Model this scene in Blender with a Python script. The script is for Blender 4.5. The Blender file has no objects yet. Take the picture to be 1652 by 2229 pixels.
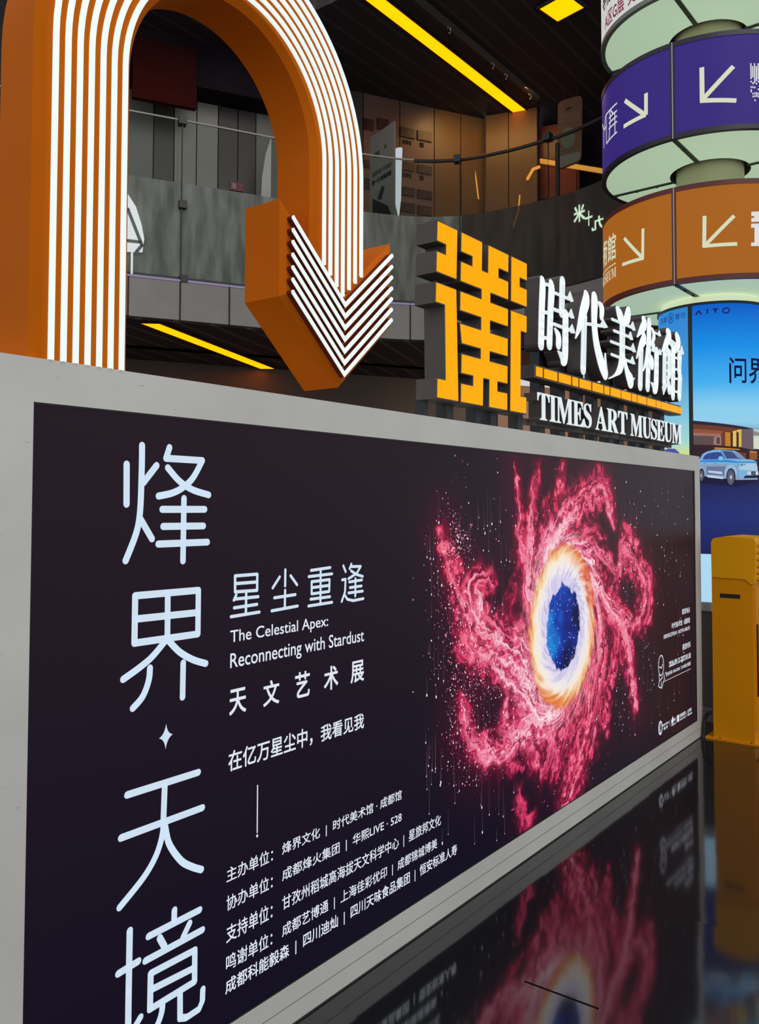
import bpy, bmesh, math, random
import numpy as np
from mathutils import Vector, Matrix

random.seed(7)
SC = bpy.context.scene
COL = SC.collection

# ------------------------------------------------------------------ camera, sky, exposure
FPX, CXP, CYP = 1850.0, 826.0, 1027.1           # focal length and optical centre for a 1652x2229 frame
PITCH, ROLL, YAW = math.radians(2.1763), math.radians(0.1336), math.radians(37.365)
EYE = np.array([0.0, -1.717, 1.5])
_cy, _sy = math.cos(YAW), math.sin(YAW)
FWD = np.array([_cy * math.cos(PITCH), _sy * math.cos(PITCH), math.sin(PITCH)])
RGT = np.array([_sy, -_cy, 0.0])
UPV = np.cross(RGT, FWD)
RGT, UPV = RGT * math.cos(ROLL) + UPV * math.sin(ROLL), -RGT * math.sin(ROLL) + UPV * math.cos(ROLL)

cam_d = bpy.data.cameras.new('camera')
cam = bpy.data.objects.new('camera', cam_d)
COL.objects.link(cam)
cam.matrix_world = Matrix(((RGT[0], UPV[0], -FWD[0], EYE[0]), (RGT[1], UPV[1], -FWD[1], EYE[1]),
                           (RGT[2], UPV[2], -FWD[2], EYE[2]), (0, 0, 0, 1)))
cam_d.sensor_fit = 'VERTICAL'
cam_d.sensor_height = 36.0
cam_d.lens = 36.0 * FPX / 2229.0
cam_d.shift_y = -(1114.5 - CYP) / 2229.0
cam_d.clip_start = 0.05
SC.camera = cam

SC.view_settings.view_transform = 'Standard'
SC.view_settings.look = 'None'
SC.view_settings.exposure = 0.0
SC.view_settings.gamma = 1.0
SC.view_settings.use_curve_mapping = False
SC.cycles.max_bounces = 8
SC.cycles.transparent_max_bounces = 24
SC.cycles.sample_clamp_indirect = 6.0

WORLD_STRENGTH = 0.66
w = bpy.data.worlds.new('daylight')
SC.world = w
w.use_nodes = True
_bg = w.node_tree.nodes['Background']
_bg.inputs['Color'].default_value = (0.94, 0.98, 1.0, 1)
_bg.inputs['Strength'].default_value = WORLD_STRENGTH


def area_light(name, loc, aim, sx, sy, power, color):
    d = bpy.data.lights.new(name, 'AREA')
    d.shape = 'RECTANGLE'
    d.size, d.size_y, d.energy, d.color = sx, sy, power, color
    o = bpy.data.objects.new(name, d)
    COL.objects.link(o)
    o.location = loc
    o.rotation_euler = (Vector(aim) - Vector(loc)).to_track_quat('-Z', 'Y').to_euler()
    return o


# daylight falling through the glazed roof over the open court in front of the sign
area_light('skylight', (1.0, -5.5, 9.0), (2.5, 0.0, 1.2), 7, 6, 240, (1.0, 0.98, 0.95))


# ------------------------------------------------------------------ small maths
def lin(c):
    return tuple(((v / 255.0) / 12.92 if v / 255.0 <= 0.04045 else ((v / 255.0 + 0.055) / 1.055) ** 2.4) for v in c)


def ray(p):
    return FWD + RGT * (p[0] - CXP) / FPX - UPV * (p[1] - CYP) / FPX


class Wall:
    """A vertical plane: origin, unit direction along it, unit normal towards the viewer."""
    def __init__(self, P0, u, off=0.0):
        u = np.array([u[0], u[1], 0.0]); u /= np.linalg.norm(u)
        self.u = u
        self.n = np.array([u[1], -u[0], 0.0])
        self.P = np.array([P0[0], P0[1], 0.0]) + self.n * off

    def at(self, p, o=0.0):                     # where the sight line through p meets the plane -> (s, z)
        d = ray(p)
        t = ((self.P + self.n * o - EYE) @ self.n) / (d @ self.n)
        q = EYE + t * d
        return ((q - self.P) @ self.u, q[2])

    def w(self, s, z, o=0.0):
        q = self.P + self.u * s + self.n * o
        return (q[0], q[1], q[2] + z)


class Drum:
    """A vertical cylinder: drawing coordinates are arc length s and height z."""
    def __init__(self, c, r):
        self.c, self.r = np.array(c, float), r
        v = EYE[:2] - self.c
        self.a0 = math.atan2(v[1], v[0])

    def at(self, p, o=0.0):
        d = ray(p)
        r = self.r + o
        dx, dy = d[0], d[1]
        ex, ey = EYE[0] - self.c[0], EYE[1] - self.c[1]
        A, B, Cc = dx * dx + dy * dy, 2 * (dx * ex + dy * ey), ex * ex + ey * ey - r * r
        disc = max(B * B - 4 * A * Cc, 0.0)
        t = (-B - math.sqrt(disc)) / (2 * A)
        q = EYE + t * d
        a = math.atan2(q[1] - self.c[1], q[0] - self.c[0]) - self.a0
        a = (a + math.pi) % (2 * math.pi) - math.pi
        return (a * self.r, q[2])

    def w(self, s, z, o=0.0):
        a = s / self.r + self.a0
        return (self.c[0] + (self.r + o) * math.cos(a), self.c[1] + (self.r + o) * math.sin(a), z)


def crop(ox, oy, k, pts):                       # points read off an enlarged detail
    return [(ox + a / k, oy + b / k) for a, b in pts]


# ------------------------------------------------------------------ mesh collecting
class MB:
    def __init__(self):
        self.v, self.f, self.m, self.uv = [], [], [], None

    def add(self, vs, fs, m=0):
        b = len(self.v)
        self.v += [tuple(map(float, q)) for q in vs]
        self.f += [tuple(i + b for i in f) for f in fs]
        self.m += [m] * len(fs)

    def poly(self, S, pts, o=0.0, m=0):
        self.add([S.w(a, b, o) for a, b in pts], [tuple(range(len(pts)))], m)

    def prism(self, S, pts, o0, o1, m=0, mside=None):
        n = len(pts)
        ar = sum(pts[i][0] * pts[(i + 1) % n][1] - pts[(i + 1) % n][0] * pts[i][1] for i in range(n))
        if ar < 0:
            pts = pts[::-1]
        vs = [S.w(a, b, o0) for a, b in pts] + [S.w(a, b, o1) for a, b in pts]
        self.add(vs, [tuple(range(n))[::-1], tuple(range(n, 2 * n))], m)
        self.add(vs, [(i, (i + 1) % n, n + (i + 1) % n, n + i) for i in range(n)], m if mside is None else mside)

    def rect(self, S, s0, s1, z0, z1, o0, o1, m=0):
        self.prism(S, [(s0, z0), (s1, z0), (s1, z1), (s0, z1)], o0, o1, m)

    def box(self, a, b, m=0):
        (x0, y0, z0), (x1, y1, z1) = a, b
        self.add([(x0, y0, z0), (x1, y0, z0), (x1, y1, z0), (x0, y1, z0), (x0, y0, z1), (x1, y0, z1), (x1, y1, z1), (x0, y1, z1)],
                 [(3, 2, 1, 0), (4, 5, 6, 7), (0, 1, 5, 4), (1, 2, 6, 5), (2, 3, 7, 6), (3, 0, 4, 7)], m)

    def stroke(self, S, pts, wd, o=0.0, m=0, o1=None, seg=14, cap=True):
        """A pen stroke of round ends; wd a width or one per point; o1 makes it solid between o and o1."""
        n = len(pts)
        ws = [wd] * n if not hasattr(wd, '__len__') else list(wd)
        shapes = []
        for i in range(n - 1):
            (a, b), (c, d) = pts[i], pts[i + 1]
            L = math.hypot(c - a, d - b)
            if L < 1e-7:
                continue
            nx, ny = -(d - b) / L, (c - a) / L
            h0, h1 = ws[i] / 2, ws[i + 1] / 2
            shapes.append([(a - nx * h0, b - ny * h0), (c - nx * h1, d - ny * h1), (c + nx * h1, d + ny * h1), (a + nx * h0, b + ny * h0)])
        for i in range(n):
            if not cap and i in (0, n - 1):
                continue
            r = ws[i] / 2
            shapes.append([(pts[i][0] + r * math.cos(k * 2 * math.pi / seg), pts[i][1] + r * math.sin(k * 2 * math.pi / seg)) for k in range(seg)])
        for sh in shapes:
            if o1 is None:
                self.poly(S, sh, o, m)
            else:
                self.prism(S, sh, o, o1, m)

    def ribbon(self, S, pts, wd, o0, o1, m=0, capseg=6, cap0=True):
        """One continuous raised strip with rounded front edges and round ends along a path."""
        n = len(pts)
        nor = []
        for i in range(n):
            a = pts[max(i - 1, 0)]; b = pts[i]; c = pts[min(i + 1, n - 1)]
            t1 = np.array([b[0] - a[0], b[1] - a[1]]); t2 = np.array([c[0] - b[0], c[1] - b[1]])
            if i == 0: t1 = t2
            if i == n - 1: t2 = t1
            t1 = t1 / np.linalg.norm(t1); t2 = t2 / np.linalg.norm(t2)
            n1 = np.array([-t1[1], t1[0]]); n2 = np.array([-t2[1], t2[0]])
            q = n1 + n2; q /= np.linalg.norm(q)
            nor.append((q / max(q @ n1, 0.35), t1 if i else t2, n1))
        h = wd / 2
        def ring(p, nn):
            prof = [(-h, o0), (-h, o1 - h * 0.35), (-h * 0.7, o1), (h * 0.7, o1), (h, o1 - h * 0.35), (h, o0)]
            return [S.w(p[0] + nn[0] * a, p[1] + nn[1] * a, b) for a, b in prof]
        vs, fs = [], []
        for i in range(n):
            vs += ring(pts[i], nor[i][0])
        for i in range(n - 1):
            for k in range(5):
                a = i * 6 + k
                fs.append((a, a + 6, a + 7, a + 1))
        self.add(vs, fs, m)
        for i, sg in ((0, -1), (n - 1, 1))[0 if cap0 else 1:]:
            t, n1 = nor[i][1], nor[i][2]
            arc = [(pts[i][0] + n1[0] * h * math.cos(q) + sg * t[0] * h * math.sin(q), pts[i][1] + n1[1] * h * math.cos(q) + sg * t[1] * h * math.sin(q))
                   for q in [k * math.pi / capseg for k in range(capseg + 1)]]
            self.prism(S, arc, o0, o1 - h * 0.12, m)

    def tube(self, pts, r, seg=10, m=0, closed=False):
        P = [np.array(q, float) for q in pts]
        n = len(P)
        vs, fs = [], []
        for i in range(n):
            t = P[min(i + 1, n - 1)] - P[max(i - 1, 0)]
            t /= np.linalg.norm(t)
            up = np.array([0, 0, 1.0]) if abs(t[2]) < 0.9 else np.array([1.0, 0, 0])
            a = np.cross(t, up); a /= np.linalg.norm(a); b = np.cross(a, t)
            vs += [P[i] + r * (a * math.cos(k * 2 * math.pi / seg) + b * math.sin(k * 2 * math.pi / seg)) for k in range(seg)]
        for i in range(n - 1):
            for k in range(seg):
                fs.append((i * seg + k, i * seg + (k + 1) % seg, (i + 1) * seg + (k + 1) % seg, (i + 1) * seg + k))
        fs += [tuple(range(seg))[::-1], tuple(range((n - 1) * seg, n * seg))]
        self.add(vs, fs, m)

    def lathe(self, c, prof, seg=96, m=0):
        n = len(prof)
        vs = [(c[0] + r * math.cos(k * 2 * math.pi / seg), c[1] + r * math.sin(k * 2 * math.pi / seg), z) for k in range(seg) for r, z in prof]
        fs = [(k * n + j, ((k + 1) % seg) * n + j, ((k + 1) % seg) * n + j + 1, k * n + j + 1) for k in range(seg) for j in range(n - 1)]
        self.add(vs, fs, m)

    def build(self, name, mats, parent=None, smooth=False, **props):
        org = np.array(parent['_org'][:]) if parent is not None and '_org' in parent else np.zeros(3)
        me = bpy.data.meshes.new(name)
        me.from_pydata([tuple(np.array(q) - org) for q in self.v], [], self.f)
        mats = mats if isinstance(mats, (list, tuple)) else [mats]
        for q in mats:
            me.materials.append(q)
        if len(mats) > 1:
            me.polygons.foreach_set('material_index', self.m)
        me.update()
        if smooth:
            me.polygons.foreach_set('use_smooth', [True] * len(me.polygons))
            try:
                me.set_sharp_from_angle(angle=math.radians(35))
            except Exception:
                pass
        return link(name, me, parent, **props)


def link(name, me, parent=None, **props):
    o = bpy.data.objects.new(name, me)
    COL.objects.link(o)
    if parent is not None:
        o.parent = parent
        if '_org' in parent:
            o['_org'] = parent['_org'][:]
    for k, v in props.items():
        o[k] = v
    return o


def thing(name, label, cat, loc=(0, 0, 0), group=None):
    o = bpy.data.objects.new(name, None)
    COL.objects.link(o)
    o.empty_display_size = 0.1
    o.location = loc
    o['_org'] = [float(q) for q in loc]
    o['label'], o['category'] = label, cat
    if group:
        o['group'] = group
    return o


def tag(o, label, cat, group=None):
    o['label'], o['category'] = label, cat
    if group:
        o['group'] = group
    return o


def struct(o):
    o['kind'] = 'structure'
    return o


_glyphs = {}


def glyph(body, bold=0.0):
    """Flat outline of a line of type: 2D points and faces."""
    k = (body, bold)
    if k not in _glyphs and bold:               # heavier weight: the same outline laid down four times, nudged
        v0, f0 = glyph(body)
        vs, fs = [], []
        for dx, dy in ((-bold, -bold), (bold, -bold), (-bold, bold), (bold, bold)):
            n = len(vs)
            vs += [(a + dx, b_ + dy) for a, b_ in v0]
            fs += [tuple(i + n for i in f) for f in f0]
        _glyphs[k] = (vs, fs)
    if k not in _glyphs:
        c = bpy.data.curves.new('type', 'FONT')
        c.body = body
        c.resolution_u = 4
        o = bpy.data.objects.new('type', c)
        COL.objects.link(o)
        bpy.context.view_layer.update()
        me = bpy.data.meshes.new_from_object(o.evaluated_get(bpy.context.evaluated_depsgraph_get()))
        _glyphs[k] = ([(v.co.x, v.co.y) for v in me.vertices], [tuple(p.vertices) for p in me.polygons])
        bpy.data.objects.remove(o)
        bpy.data.curves.remove(c)
        bpy.data.meshes.remove(me)
    return _glyphs[k]


def type_2d(body, s0, s1, z0, z1, bold=0.0, mirror=False):
    vs, fs = glyph(body, bold)
    xs = [q[0] for q in vs]; ys = [q[1] for q in vs]
    ax, bx, ay, by = min(xs), max(xs), min(ys), max(ys)
    out = []
    for x, y in vs:
        a = (x - ax) / (bx - ax)
        if mirror:
            a = 1 - a
        out.append((s0 + (s1 - s0) * a, z0 + (z1 - z0) * (y - ay) / (by - ay)))
    return out, fs


def write(mb, S, body, s0, s1, z0, z1, o, bold=0.0, m=0, mirror=False):
    vs, fs = type_2d(body, s0, s1, z0, z1, bold, mirror)
    mb.add([S.w(a, b, o) for a, b in vs], fs, m)


def wrapped(mb, D, shapes, o, m=0, step=0.02):
    """Flat shapes (points, faces in s, z) cut into narrow strips and laid round a drum."""
    for vs, fs in shapes:
        bm = bmesh.new()
        bv = [bm.verts.new((a, b, 0)) for a, b in vs]
        for f in fs:
            try:
                bm.faces.new([bv[i] for i in f])
            except ValueError:
                pass
        bmesh.ops.triangulate(bm, faces=bm.faces[:])
        s0, s1 = min(q[0] for q in vs), max(q[0] for q in vs)
        k = math.floor(s0 / step) + 1
        while k * step < s1:
            bmesh.ops.bisect_plane(bm, geom=bm.verts[:] + bm.edges[:] + bm.faces[:], plane_co=(k * step, 0, 0), plane_no=(1, 0, 0))
            k += 1
        bm.verts.index_update()
        mb.add([D.w(v.co.x, v.co.y, o) for v in bm.verts], [tuple(v.index for v in f.verts) for f in bm.faces], m)
        bm.free()


def bar2d(a, b, wd):
    L = math.hypot(b[0] - a[0], b[1] - a[1])
    nx, ny = -(b[1] - a[1]) / L * wd / 2, (b[0] - a[0]) / L * wd / 2
    return ([(a[0] - nx, a[1] - ny), (b[0] - nx, b[1] - ny), (b[0] + nx, b[1] + ny), (a[0] + nx, a[1] + ny)], [(0, 1, 2, 3)])


def pg(pts):
    return (pts, [tuple(range(len(pts)))])


def smooth_path(pts, n=6):
    P = [np.array(q, float) for q in pts]
    if len(P) < 3:
        return [tuple(q) for q in P]
    out = []
    for i in range(len(P) - 1):
        p0 = P[max(i - 1, 0)]; p1 = P[i]; p2 = P[i + 1]; p3 = P[min(i + 2, len(P) - 1)]
        for k in range(n):
            t = k / n
            out.append(0.5 * ((2 * p1) + (p2 - p0) * t + (2 * p0 - 5 * p1 + 4 * p2 - p3) * t * t + (3 * p1 - p0 - 3 * p2 + p3) * t ** 3))
    out.append(P[-1])
    return [tuple(q) for q in out]


# ------------------------------------------------------------------ materials
def mat(name, base=(0.5, 0.5, 0.5), rough=0.6, metal=0.0, spec=0.5, emit=None, estr=1.0, coat=0.0):
    m = bpy.data.materials.new(name)
    m.use_nodes = True
    b = m.node_tree.nodes['Principled BSDF']
    b.inputs['Base Color'].default_value = (*base, 1)
    b.inputs['Roughness'].default_value = rough
    b.inputs['Metallic'].default_value = metal
    b.inputs['Specular IOR Level'].default_value = spec
    b.inputs['Coat Weight'].default_value = coat
    if emit is not None:
        b.inputs['Emission Color'].default_value = (*emit, 1)
        b.inputs['Emission Strength'].default_value = estr
    return m


def nt(m):
    return m.node_tree.nodes, m.node_tree.links, m.node_tree.nodes['Principled BSDF']


def mottle(m, c0, c1, scale=3.0, detail=4.0, rough=None, bump=0.0, stretch=(1, 1, 1), lo=0.35, hi=0.65):
    N, L, b = nt(m)
    tc = N.new('ShaderNodeTexCoord'); mp = N.new('ShaderNodeMapping'); ns = N.new('ShaderNodeTexNoise'); cr = N.new('ShaderNodeValToRGB')
    mp.inputs['Scale'].default_value = stretch
    ns.inputs['Scale'].default_value = scale; ns.inputs['Detail'].default_value = detail
    cr.color_ramp.elements[0].position, cr.color_ramp.elements[1].position = lo, hi
    cr.color_ramp.elements[0].color, cr.color_ramp.elements[1].color = (*c0, 1), (*c1, 1)
    L.new(tc.outputs['Object'], mp.inputs['Vector']); L.new(mp.outputs['Vector'], ns.inputs['Vector'])
    L.new(ns.outputs['Fac'], cr.inputs['Fac']); L.new(cr.outputs['Color'], b.inputs['Base Color'])
    if bump:
        bp = N.new('ShaderNodeBump'); bp.inputs['Strength'].default_value = bump; bp.inputs['Distance'].default_value = 0.01
        L.new(ns.outputs['Fac'], bp.inputs['Height']); L.new(bp.outputs['Normal'], b.inputs['Normal'])
    return m


def glow(name, rgb, k=1.0, base=None, rough=0.4, spec=0.08):
    c = lin(rgb)
    return mat(name, base if base else tuple(0.15 * q for q in c), rough, 0, spec, c, k)


M = {}
M['frame'] = mat('painted_frame', (0.62, 0.61, 0.59), 0.55, spec=0.3)


def scuffed(m):
    N, L, b = nt(m)
    tc = N.new('ShaderNodeTexCoord')
    n1 = N.new('ShaderNodeTexNoise'); n1.inputs['Scale'].default_value = 3.0; n1.inputs['Detail'].default_value = 5
    mp = N.new('ShaderNodeMapping'); mp.inputs['Scale'].default_value = (9, 9, 60)
    n2 = N.new('ShaderNodeTexNoise'); n2.inputs['Scale'].default_value = 2.0; n2.inputs['Detail'].default_value = 6
    r1 = N.new('ShaderNodeValToRGB'); r1.color_ramp.elements[0].position = 0.3; r1.color_ramp.elements[1].position = 0.7
    r1.color_ramp.elements[0].color = (0.66, 0.635, 0.60, 1); r1.color_ramp.elements[1].color = (0.74, 0.72, 0.69, 1)
    r2 = N.new('ShaderNodeValToRGB'); r2.color_ramp.elements[0].position = 0.23; r2.color_ramp.elements[1].position = 0.29
    r2.color_ramp.elements[0].color = (0.45, 0.43, 0.4, 1); r2.color_ramp.elements[1].color = (1, 1, 1, 1)
    mx = N.new('ShaderNodeMix'); mx.data_type = 'RGBA'; mx.blend_type = 'MULTIPLY'; mx.inputs[0].default_value = 1.0
    L.new(tc.outputs['Object'], n1.inputs['Vector']); L.new(tc.outputs['Object'], mp.inputs['Vector']); L.new(mp.outputs['Vector'], n2.inputs['Vector'])
    L.new(n1.outputs['Fac'], r1.inputs['Fac']); L.new(n2.outputs['Fac'], r2.inputs['Fac'])
    L.new(r1.outputs['Color'], mx.inputs[6]); L.new(r2.outputs['Color'], mx.inputs[7]); L.new(mx.outputs[2], b.inputs['Base Color'])


scuffed(M['frame'])
M['lamp_white'] = mat('white_light_tube', (0.3, 0.32, 0.32), 0.4, 0, 0.2, lin((234, 246, 243)), 0.86)
M['orange'] = mottle(mat('orange_enamel', (0.66, 0.145, 0.005), 0.55, spec=0.03), (0.60, 0.128, 0.004), (0.68, 0.150, 0.005), 1.5, 3)
M['rib'] = mat('dark_orange_rib', (0.16, 0.028, 0.012), 0.7, spec=0.05)
M['char'] = mottle(mat('charcoal_return', (0.05, 0.042, 0.042), 0.5, spec=0.4), (0.075, 0.06, 0.06), (0.10, 0.082, 0.08), 2.0, 3)
M['post'] = mat('dark_steel_post', (0.03, 0.03, 0.034), 0.45, 0.3)
M['face_white'] = mat('white_letter_face', (0.42, 0.44, 0.45), 0.35, 0, 0.3, lin((218, 230, 232)), 0.76)
M['face_amber'] = mat('amber_letter_face', (0.12, 0.04, 0.0), 0.4, 0, 0.08, (1.1, 0.42, 0.0), 0.95)
M['ink_white'] = glow('white_print', (206, 224, 240), 0.92)
M['ink_white2'] = glow('pale_print', (222, 228, 238), 0.9)
M['black'] = mat('black_plastic', (0.012, 0.012, 0.014), 0.4)
M['steel'] = mat('brushed_steel', (0.55, 0.57, 0.58), 0.3, 0.8)
M['silver_seam'] = mat('silver_seam', (0.5, 0.5, 0.52), 0.35, 0.6)

# ------------------------------------------------------------------ the setting: floor, soffits, walls behind the court
# floor of polished dark slabs, each lying a hair differently
fm = mat('polished_dark_floor', (0.010, 0.011, 0.013), 0.075, spec=1.0)
N, L, b = nt(fm)
tc = N.new('ShaderNodeTexCoord')
mp = N.new('ShaderNodeMapping'); mp.inputs['Scale'].default_value = (1 / 1.2, 1 / 1.2, 1); mp.inputs['Location'].default_value = (0.35, 0.12, 0)
fl = N.new('ShaderNodeVectorMath'); fl.operation = 'FLOOR'
wn = N.new('ShaderNodeTexWhiteNoise'); wn.noise_dimensions = '2D'
sb = N.new('ShaderNodeVectorMath'); sb.operation = 'SUBTRACT'; sb.inputs[1].default_value = (0.5, 0.5, 0.5)
sc = N.new('ShaderNodeVectorMath'); sc.operation = 'MULTIPLY'; sc.inputs[1].default_value = (0.010, 0.010, 0.0)
ge = N.new('ShaderNodeNewGeometry')
ad = N.new('ShaderNodeVectorMath'); ad.operation = 'ADD'
ns = N.new('ShaderNodeTexNoise'); ns.inputs['Scale'].default_value = 5.0; ns.inputs['Detail'].default_value = 3
sb2 = N.new('ShaderNodeVectorMath'); sb2.operation = 'SUBTRACT'; sb2.inputs[1].default_value = (0.5, 0.5, 0.5)
sc2 = N.new('ShaderNodeVectorMath'); sc2.operation = 'MULTIPLY'; sc2.inputs[1].default_value = (0.012, 0.012, 0.0)
ad2 = N.new('ShaderNodeVectorMath'); ad2.operation = 'ADD'
nm = N.new('ShaderNodeVectorMath'); nm.operation = 'NORMALIZE'
L.new(tc.outputs['Object'], mp.inputs['Vector']); L.new(mp.outputs['Vector'], fl.inputs[0]); L.new(fl.outputs[0], wn.inputs['Vector'])
L.new(wn.outputs['Color'], sb.inputs[0]); L.new(sb.outputs[0], sc.inputs[0])
L.new(tc.outputs['Object'], ns.inputs['Vector']); L.new(ns.outputs['Color'], sb2.inputs[0]); L.new(sb2.outputs[0], sc2.inputs[0])
L.new(ge.outputs['Normal'], ad.inputs[0]); L.new(sc.outputs[0], ad.inputs[1]); L.new(ad.outputs[0], ad2.inputs[0]); L.new(sc2.outputs[0], ad2.inputs[1])
L.new(ad2.outputs[0], nm.inputs[0]); L.new(nm.outputs[0], b.inputs['Normal'])
g = MB(); g.box((-6, -8, -0.1), (17, 12, 0.0))
struct(g.build('floor', fm))

g = MB()                                        # short dark joint in the paving
_a, _b = [EYE + ray(q) * (-EYE[2] / ray(q)[2]) for q in ((1142, 2136), (1303, 2196))]
_t = (_b - _a) / np.linalg.norm(_b - _a); _n = np.array([-_t[1], _t[0], 0]) * 0.0024
g.add([_a - _n, _b - _n, _b + _n, _a + _n, _a - _n + [0, 0, .0015], _b - _n + [0, 0, .0015], _b + _n + [0, 0, .0015], _a + _n + [0, 0, .0015]], [(3, 2, 1, 0), (4, 5, 6, 7), (0, 1, 5, 4), (1, 2, 6, 5), (2, 3, 7, 6), (3, 0, 4, 7)])
struct(g.build('trim_4', mat('floor_joint', (0.012, 0.008, 0.008), 0.9, spec=0.02)))

# line of the upper gallery round the court (plan), fascia top at 3.60
PATH = smooth_path([(2.2, 6.05), (3.4, 5.5), (4.72, 4.80), (5.2, 4.54), (5.85, 4.20), (6.4, 3.92), (6.95, 3.58), (7.28, 3.30), (7.5, 2.94),
                    (7.59, 2.48), (7.60, 2.12), (7.58, 1.80), (7.46, 1.385), (7.25, 0.95), (6.95, 0.55)], 6)
GZ0, GZ1, GRAIL, CEIL, SOFF = 3.215, 3.60, 5.13, 6.5, 3.20


def path_normals(P):
    out = []
    for i in range(len(P)):
        a, c = P[max(i - 1, 0)], P[min(i + 1, len(P) - 1)]
        t = np.array([c[0] - a[0], c[1] - a[1]]); t /= np.linalg.norm(t)
        out.append(np.array([-t[1], t[0]]))          # away from the court
    return out


PN = path_normals(PATH)


def band(mb, z0, z1, o0, o1, i0=0, i1=None, m=0):
    i1 = len(PATH) - 1 if i1 is None else i1
    vs = []
    for i in range(i0, i1 + 1):
        p, n = np.array(PATH[i]), PN[i]
        a, c = p + n * o0, p + n * o1
        vs += [(a[0], a[1], z0), (a[0], a[1], z1), (c[0], c[1], z1), (c[0], c[1], z0)]
    k = i1 - i0
    fs = []
    for i in range(k):
        for j in range(4):
            q, r = i * 4 + j, i * 4 + (j + 1) % 4
            fs.append((q, q + 4, r + 4, r))
    fs += [(0, 1, 2, 3), (k * 4 + 3, k * 4 + 2, k * 4 + 1, k * 4)]
    mb.add(vs, fs, m)


def path_at(px, z):
    """Index (float) where the sight line at column px crosses the gallery line."""
    best, bi = 1e9, 0
    for i, p in enumerate(PATH):
        v = np.array([p[0], p[1], z]) - EYE
        x = CXP + FPX * (v @ RGT) / (v @ FWD)
        if abs(x - px) < best:
            best, bi = abs(x - px), i
    return bi


slatm = mat('dark_slat_ceiling', (0.016, 0.012, 0.014), 0.55, spec=0.3)


def slats(m, direction, pitch, c0, c1):
    N, L, b = nt(m)
    tc = N.new('ShaderNodeTexCoord'); mp = N.new('ShaderNodeMapping'); mp.inputs['Rotation'].default_value = (0, 0, -direction)
    sx = N.new('ShaderNodeSeparateXYZ'); mu = N.new('ShaderNodeMath'); mu.operation = 'MULTIPLY'; mu.inputs[1].default_value = 1 / pitch
    fr = N.new('ShaderNodeMath'); fr.operation = 'FRACT'
    cr = N.new('ShaderNodeValToRGB')
    cr.color_ramp.elements[0].position = 0.78; cr.color_ramp.elements[1].position = 0.84
    cr.color_ramp.elements[0].color, cr.color_ramp.elements[1].color = (*c0, 1), (*c1, 1)
    bp = N.new('ShaderNodeBump'); bp.inputs['Strength'].default_value = 0.6; bp.inputs['Distance'].default_value = 0.02
    L.new(tc.outputs['Object'], mp.inputs['Vector']); L.new(mp.outputs['Vector'], sx.inputs[0]); L.new(sx.outputs['Y'], mu.inputs[0])
    L.new(mu.outputs[0], fr.inputs[0]); L.new(fr.outputs[0], cr.inputs['Fac']); L.new(cr.outputs['Color'], b.inputs['Base Color'])
    L.new(fr.outputs[0], bp.inputs['Height']); L.new(bp.outputs['Normal'], b.inputs['Normal'])


slats(slatm, 0.0, 0.22, (0.034, 0.023, 0.026), (0.060, 0.045, 0.045))
soffm = mat('dark_slat_soffit', (0.016, 0.012, 0.014), 0.55, spec=0.3)
slats(soffm, math.radians(20), 0.26, (0.055, 0.034, 0.036), (0.15, 0.11, 0.105))

UA = np.array([0.877, -0.48]); UB = np.array([0.266, -0.964])
WA = Wall((9.35, 3.85), UA)
WB = Wall((9.35, 3.85), UB)
WG = Wall((7.6, 5.85), UA)                     # shop fronts under the gallery

g = MB()                                        # upper ceiling of dark slats beyond the court
g.box((1.0, 4.4, CEIL), (6.3, 12.0, CEIL + 0.2)); g.box((6.3, -3.0, CEIL), (17, 12.0, CEIL + 0.2))
struct(g.build('ceiling', slatm))
g = MB()                                        # slab and soffit under the gallery, following its curve
def slab(mb, z0, z1, o0, depth, m=0):
    n = len(PATH)
    vs = []
    for i in range(n):
        p, q = np.array(PATH[i]) + PN[i] * o0, np.array(PATH[i]) + np.array([0.53, 0.85]) * depth
        vs += [(p[0], p[1], z0), (p[0], p[1], z1), (q[0], q[1], z1), (q[0], q[1], z0)]
    fs = []
    for i in range(n - 1):
        for j in range(4):
            a, c = i * 4 + j, i * 4 + (j + 1) % 4
            fs.append((a, a + 4, c + 4, c))
    mb.add(vs, fs, m)
slab(g, SOFF, 3.5, 0.03, 7.0)
struct(g.build('ceiling_soffit', soffm))

fascm = mottle(mat('grey_fascia', (0.2, 0.18, 0.17), 0.5), (0.26, 0.235, 0.22), (0.31, 0.28, 0.265), 2, 3)
darkj = mat('dark_joint', (0.02, 0.018, 0.018), 0.7)
g = MB(); band(g, GZ0, GZ1, -0.02, 0.10)
struct(g.build('trim_1', fascm))
g = MB()
for px in (278, 391, 498, 606, 715, 805, 892, 985, 1075, 1160):
    i = path_at(px, 3.4)
    band(g, GZ0 - 0.002, GZ1 - 0.02, -0.026, 0.0, i, i + 1) if False else None
    p, n = np.array(PATH[i]), PN[i]
    t = np.array([n[1], -n[0]])
    v = np.array([p[0], p[1], 3.4]) - EYE
    x = CXP + FPX * (v @ RGT) / (v @ FWD)
    q = p + t * (px - x) / FPX * (v @ FWD)
    a = q - n * 0.026
    c = q + n * 0.0
    h = t * 0.007
    g.add([(*(a - h), GZ0), (*(a + h), GZ0), (*(a + h), GZ1), (*(a - h), GZ1), (*(c - h), GZ0), (*(c + h), GZ0), (*(c + h), GZ1), (*(c - h), GZ1)],
          [(0, 1, 2, 3), (4, 7, 6, 5), (0, 3, 7, 4), (1, 5, 6, 2), (3, 2, 6, 7), (0, 4, 5, 1)])
struct(g.build('trim_2', darkj))

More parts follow.
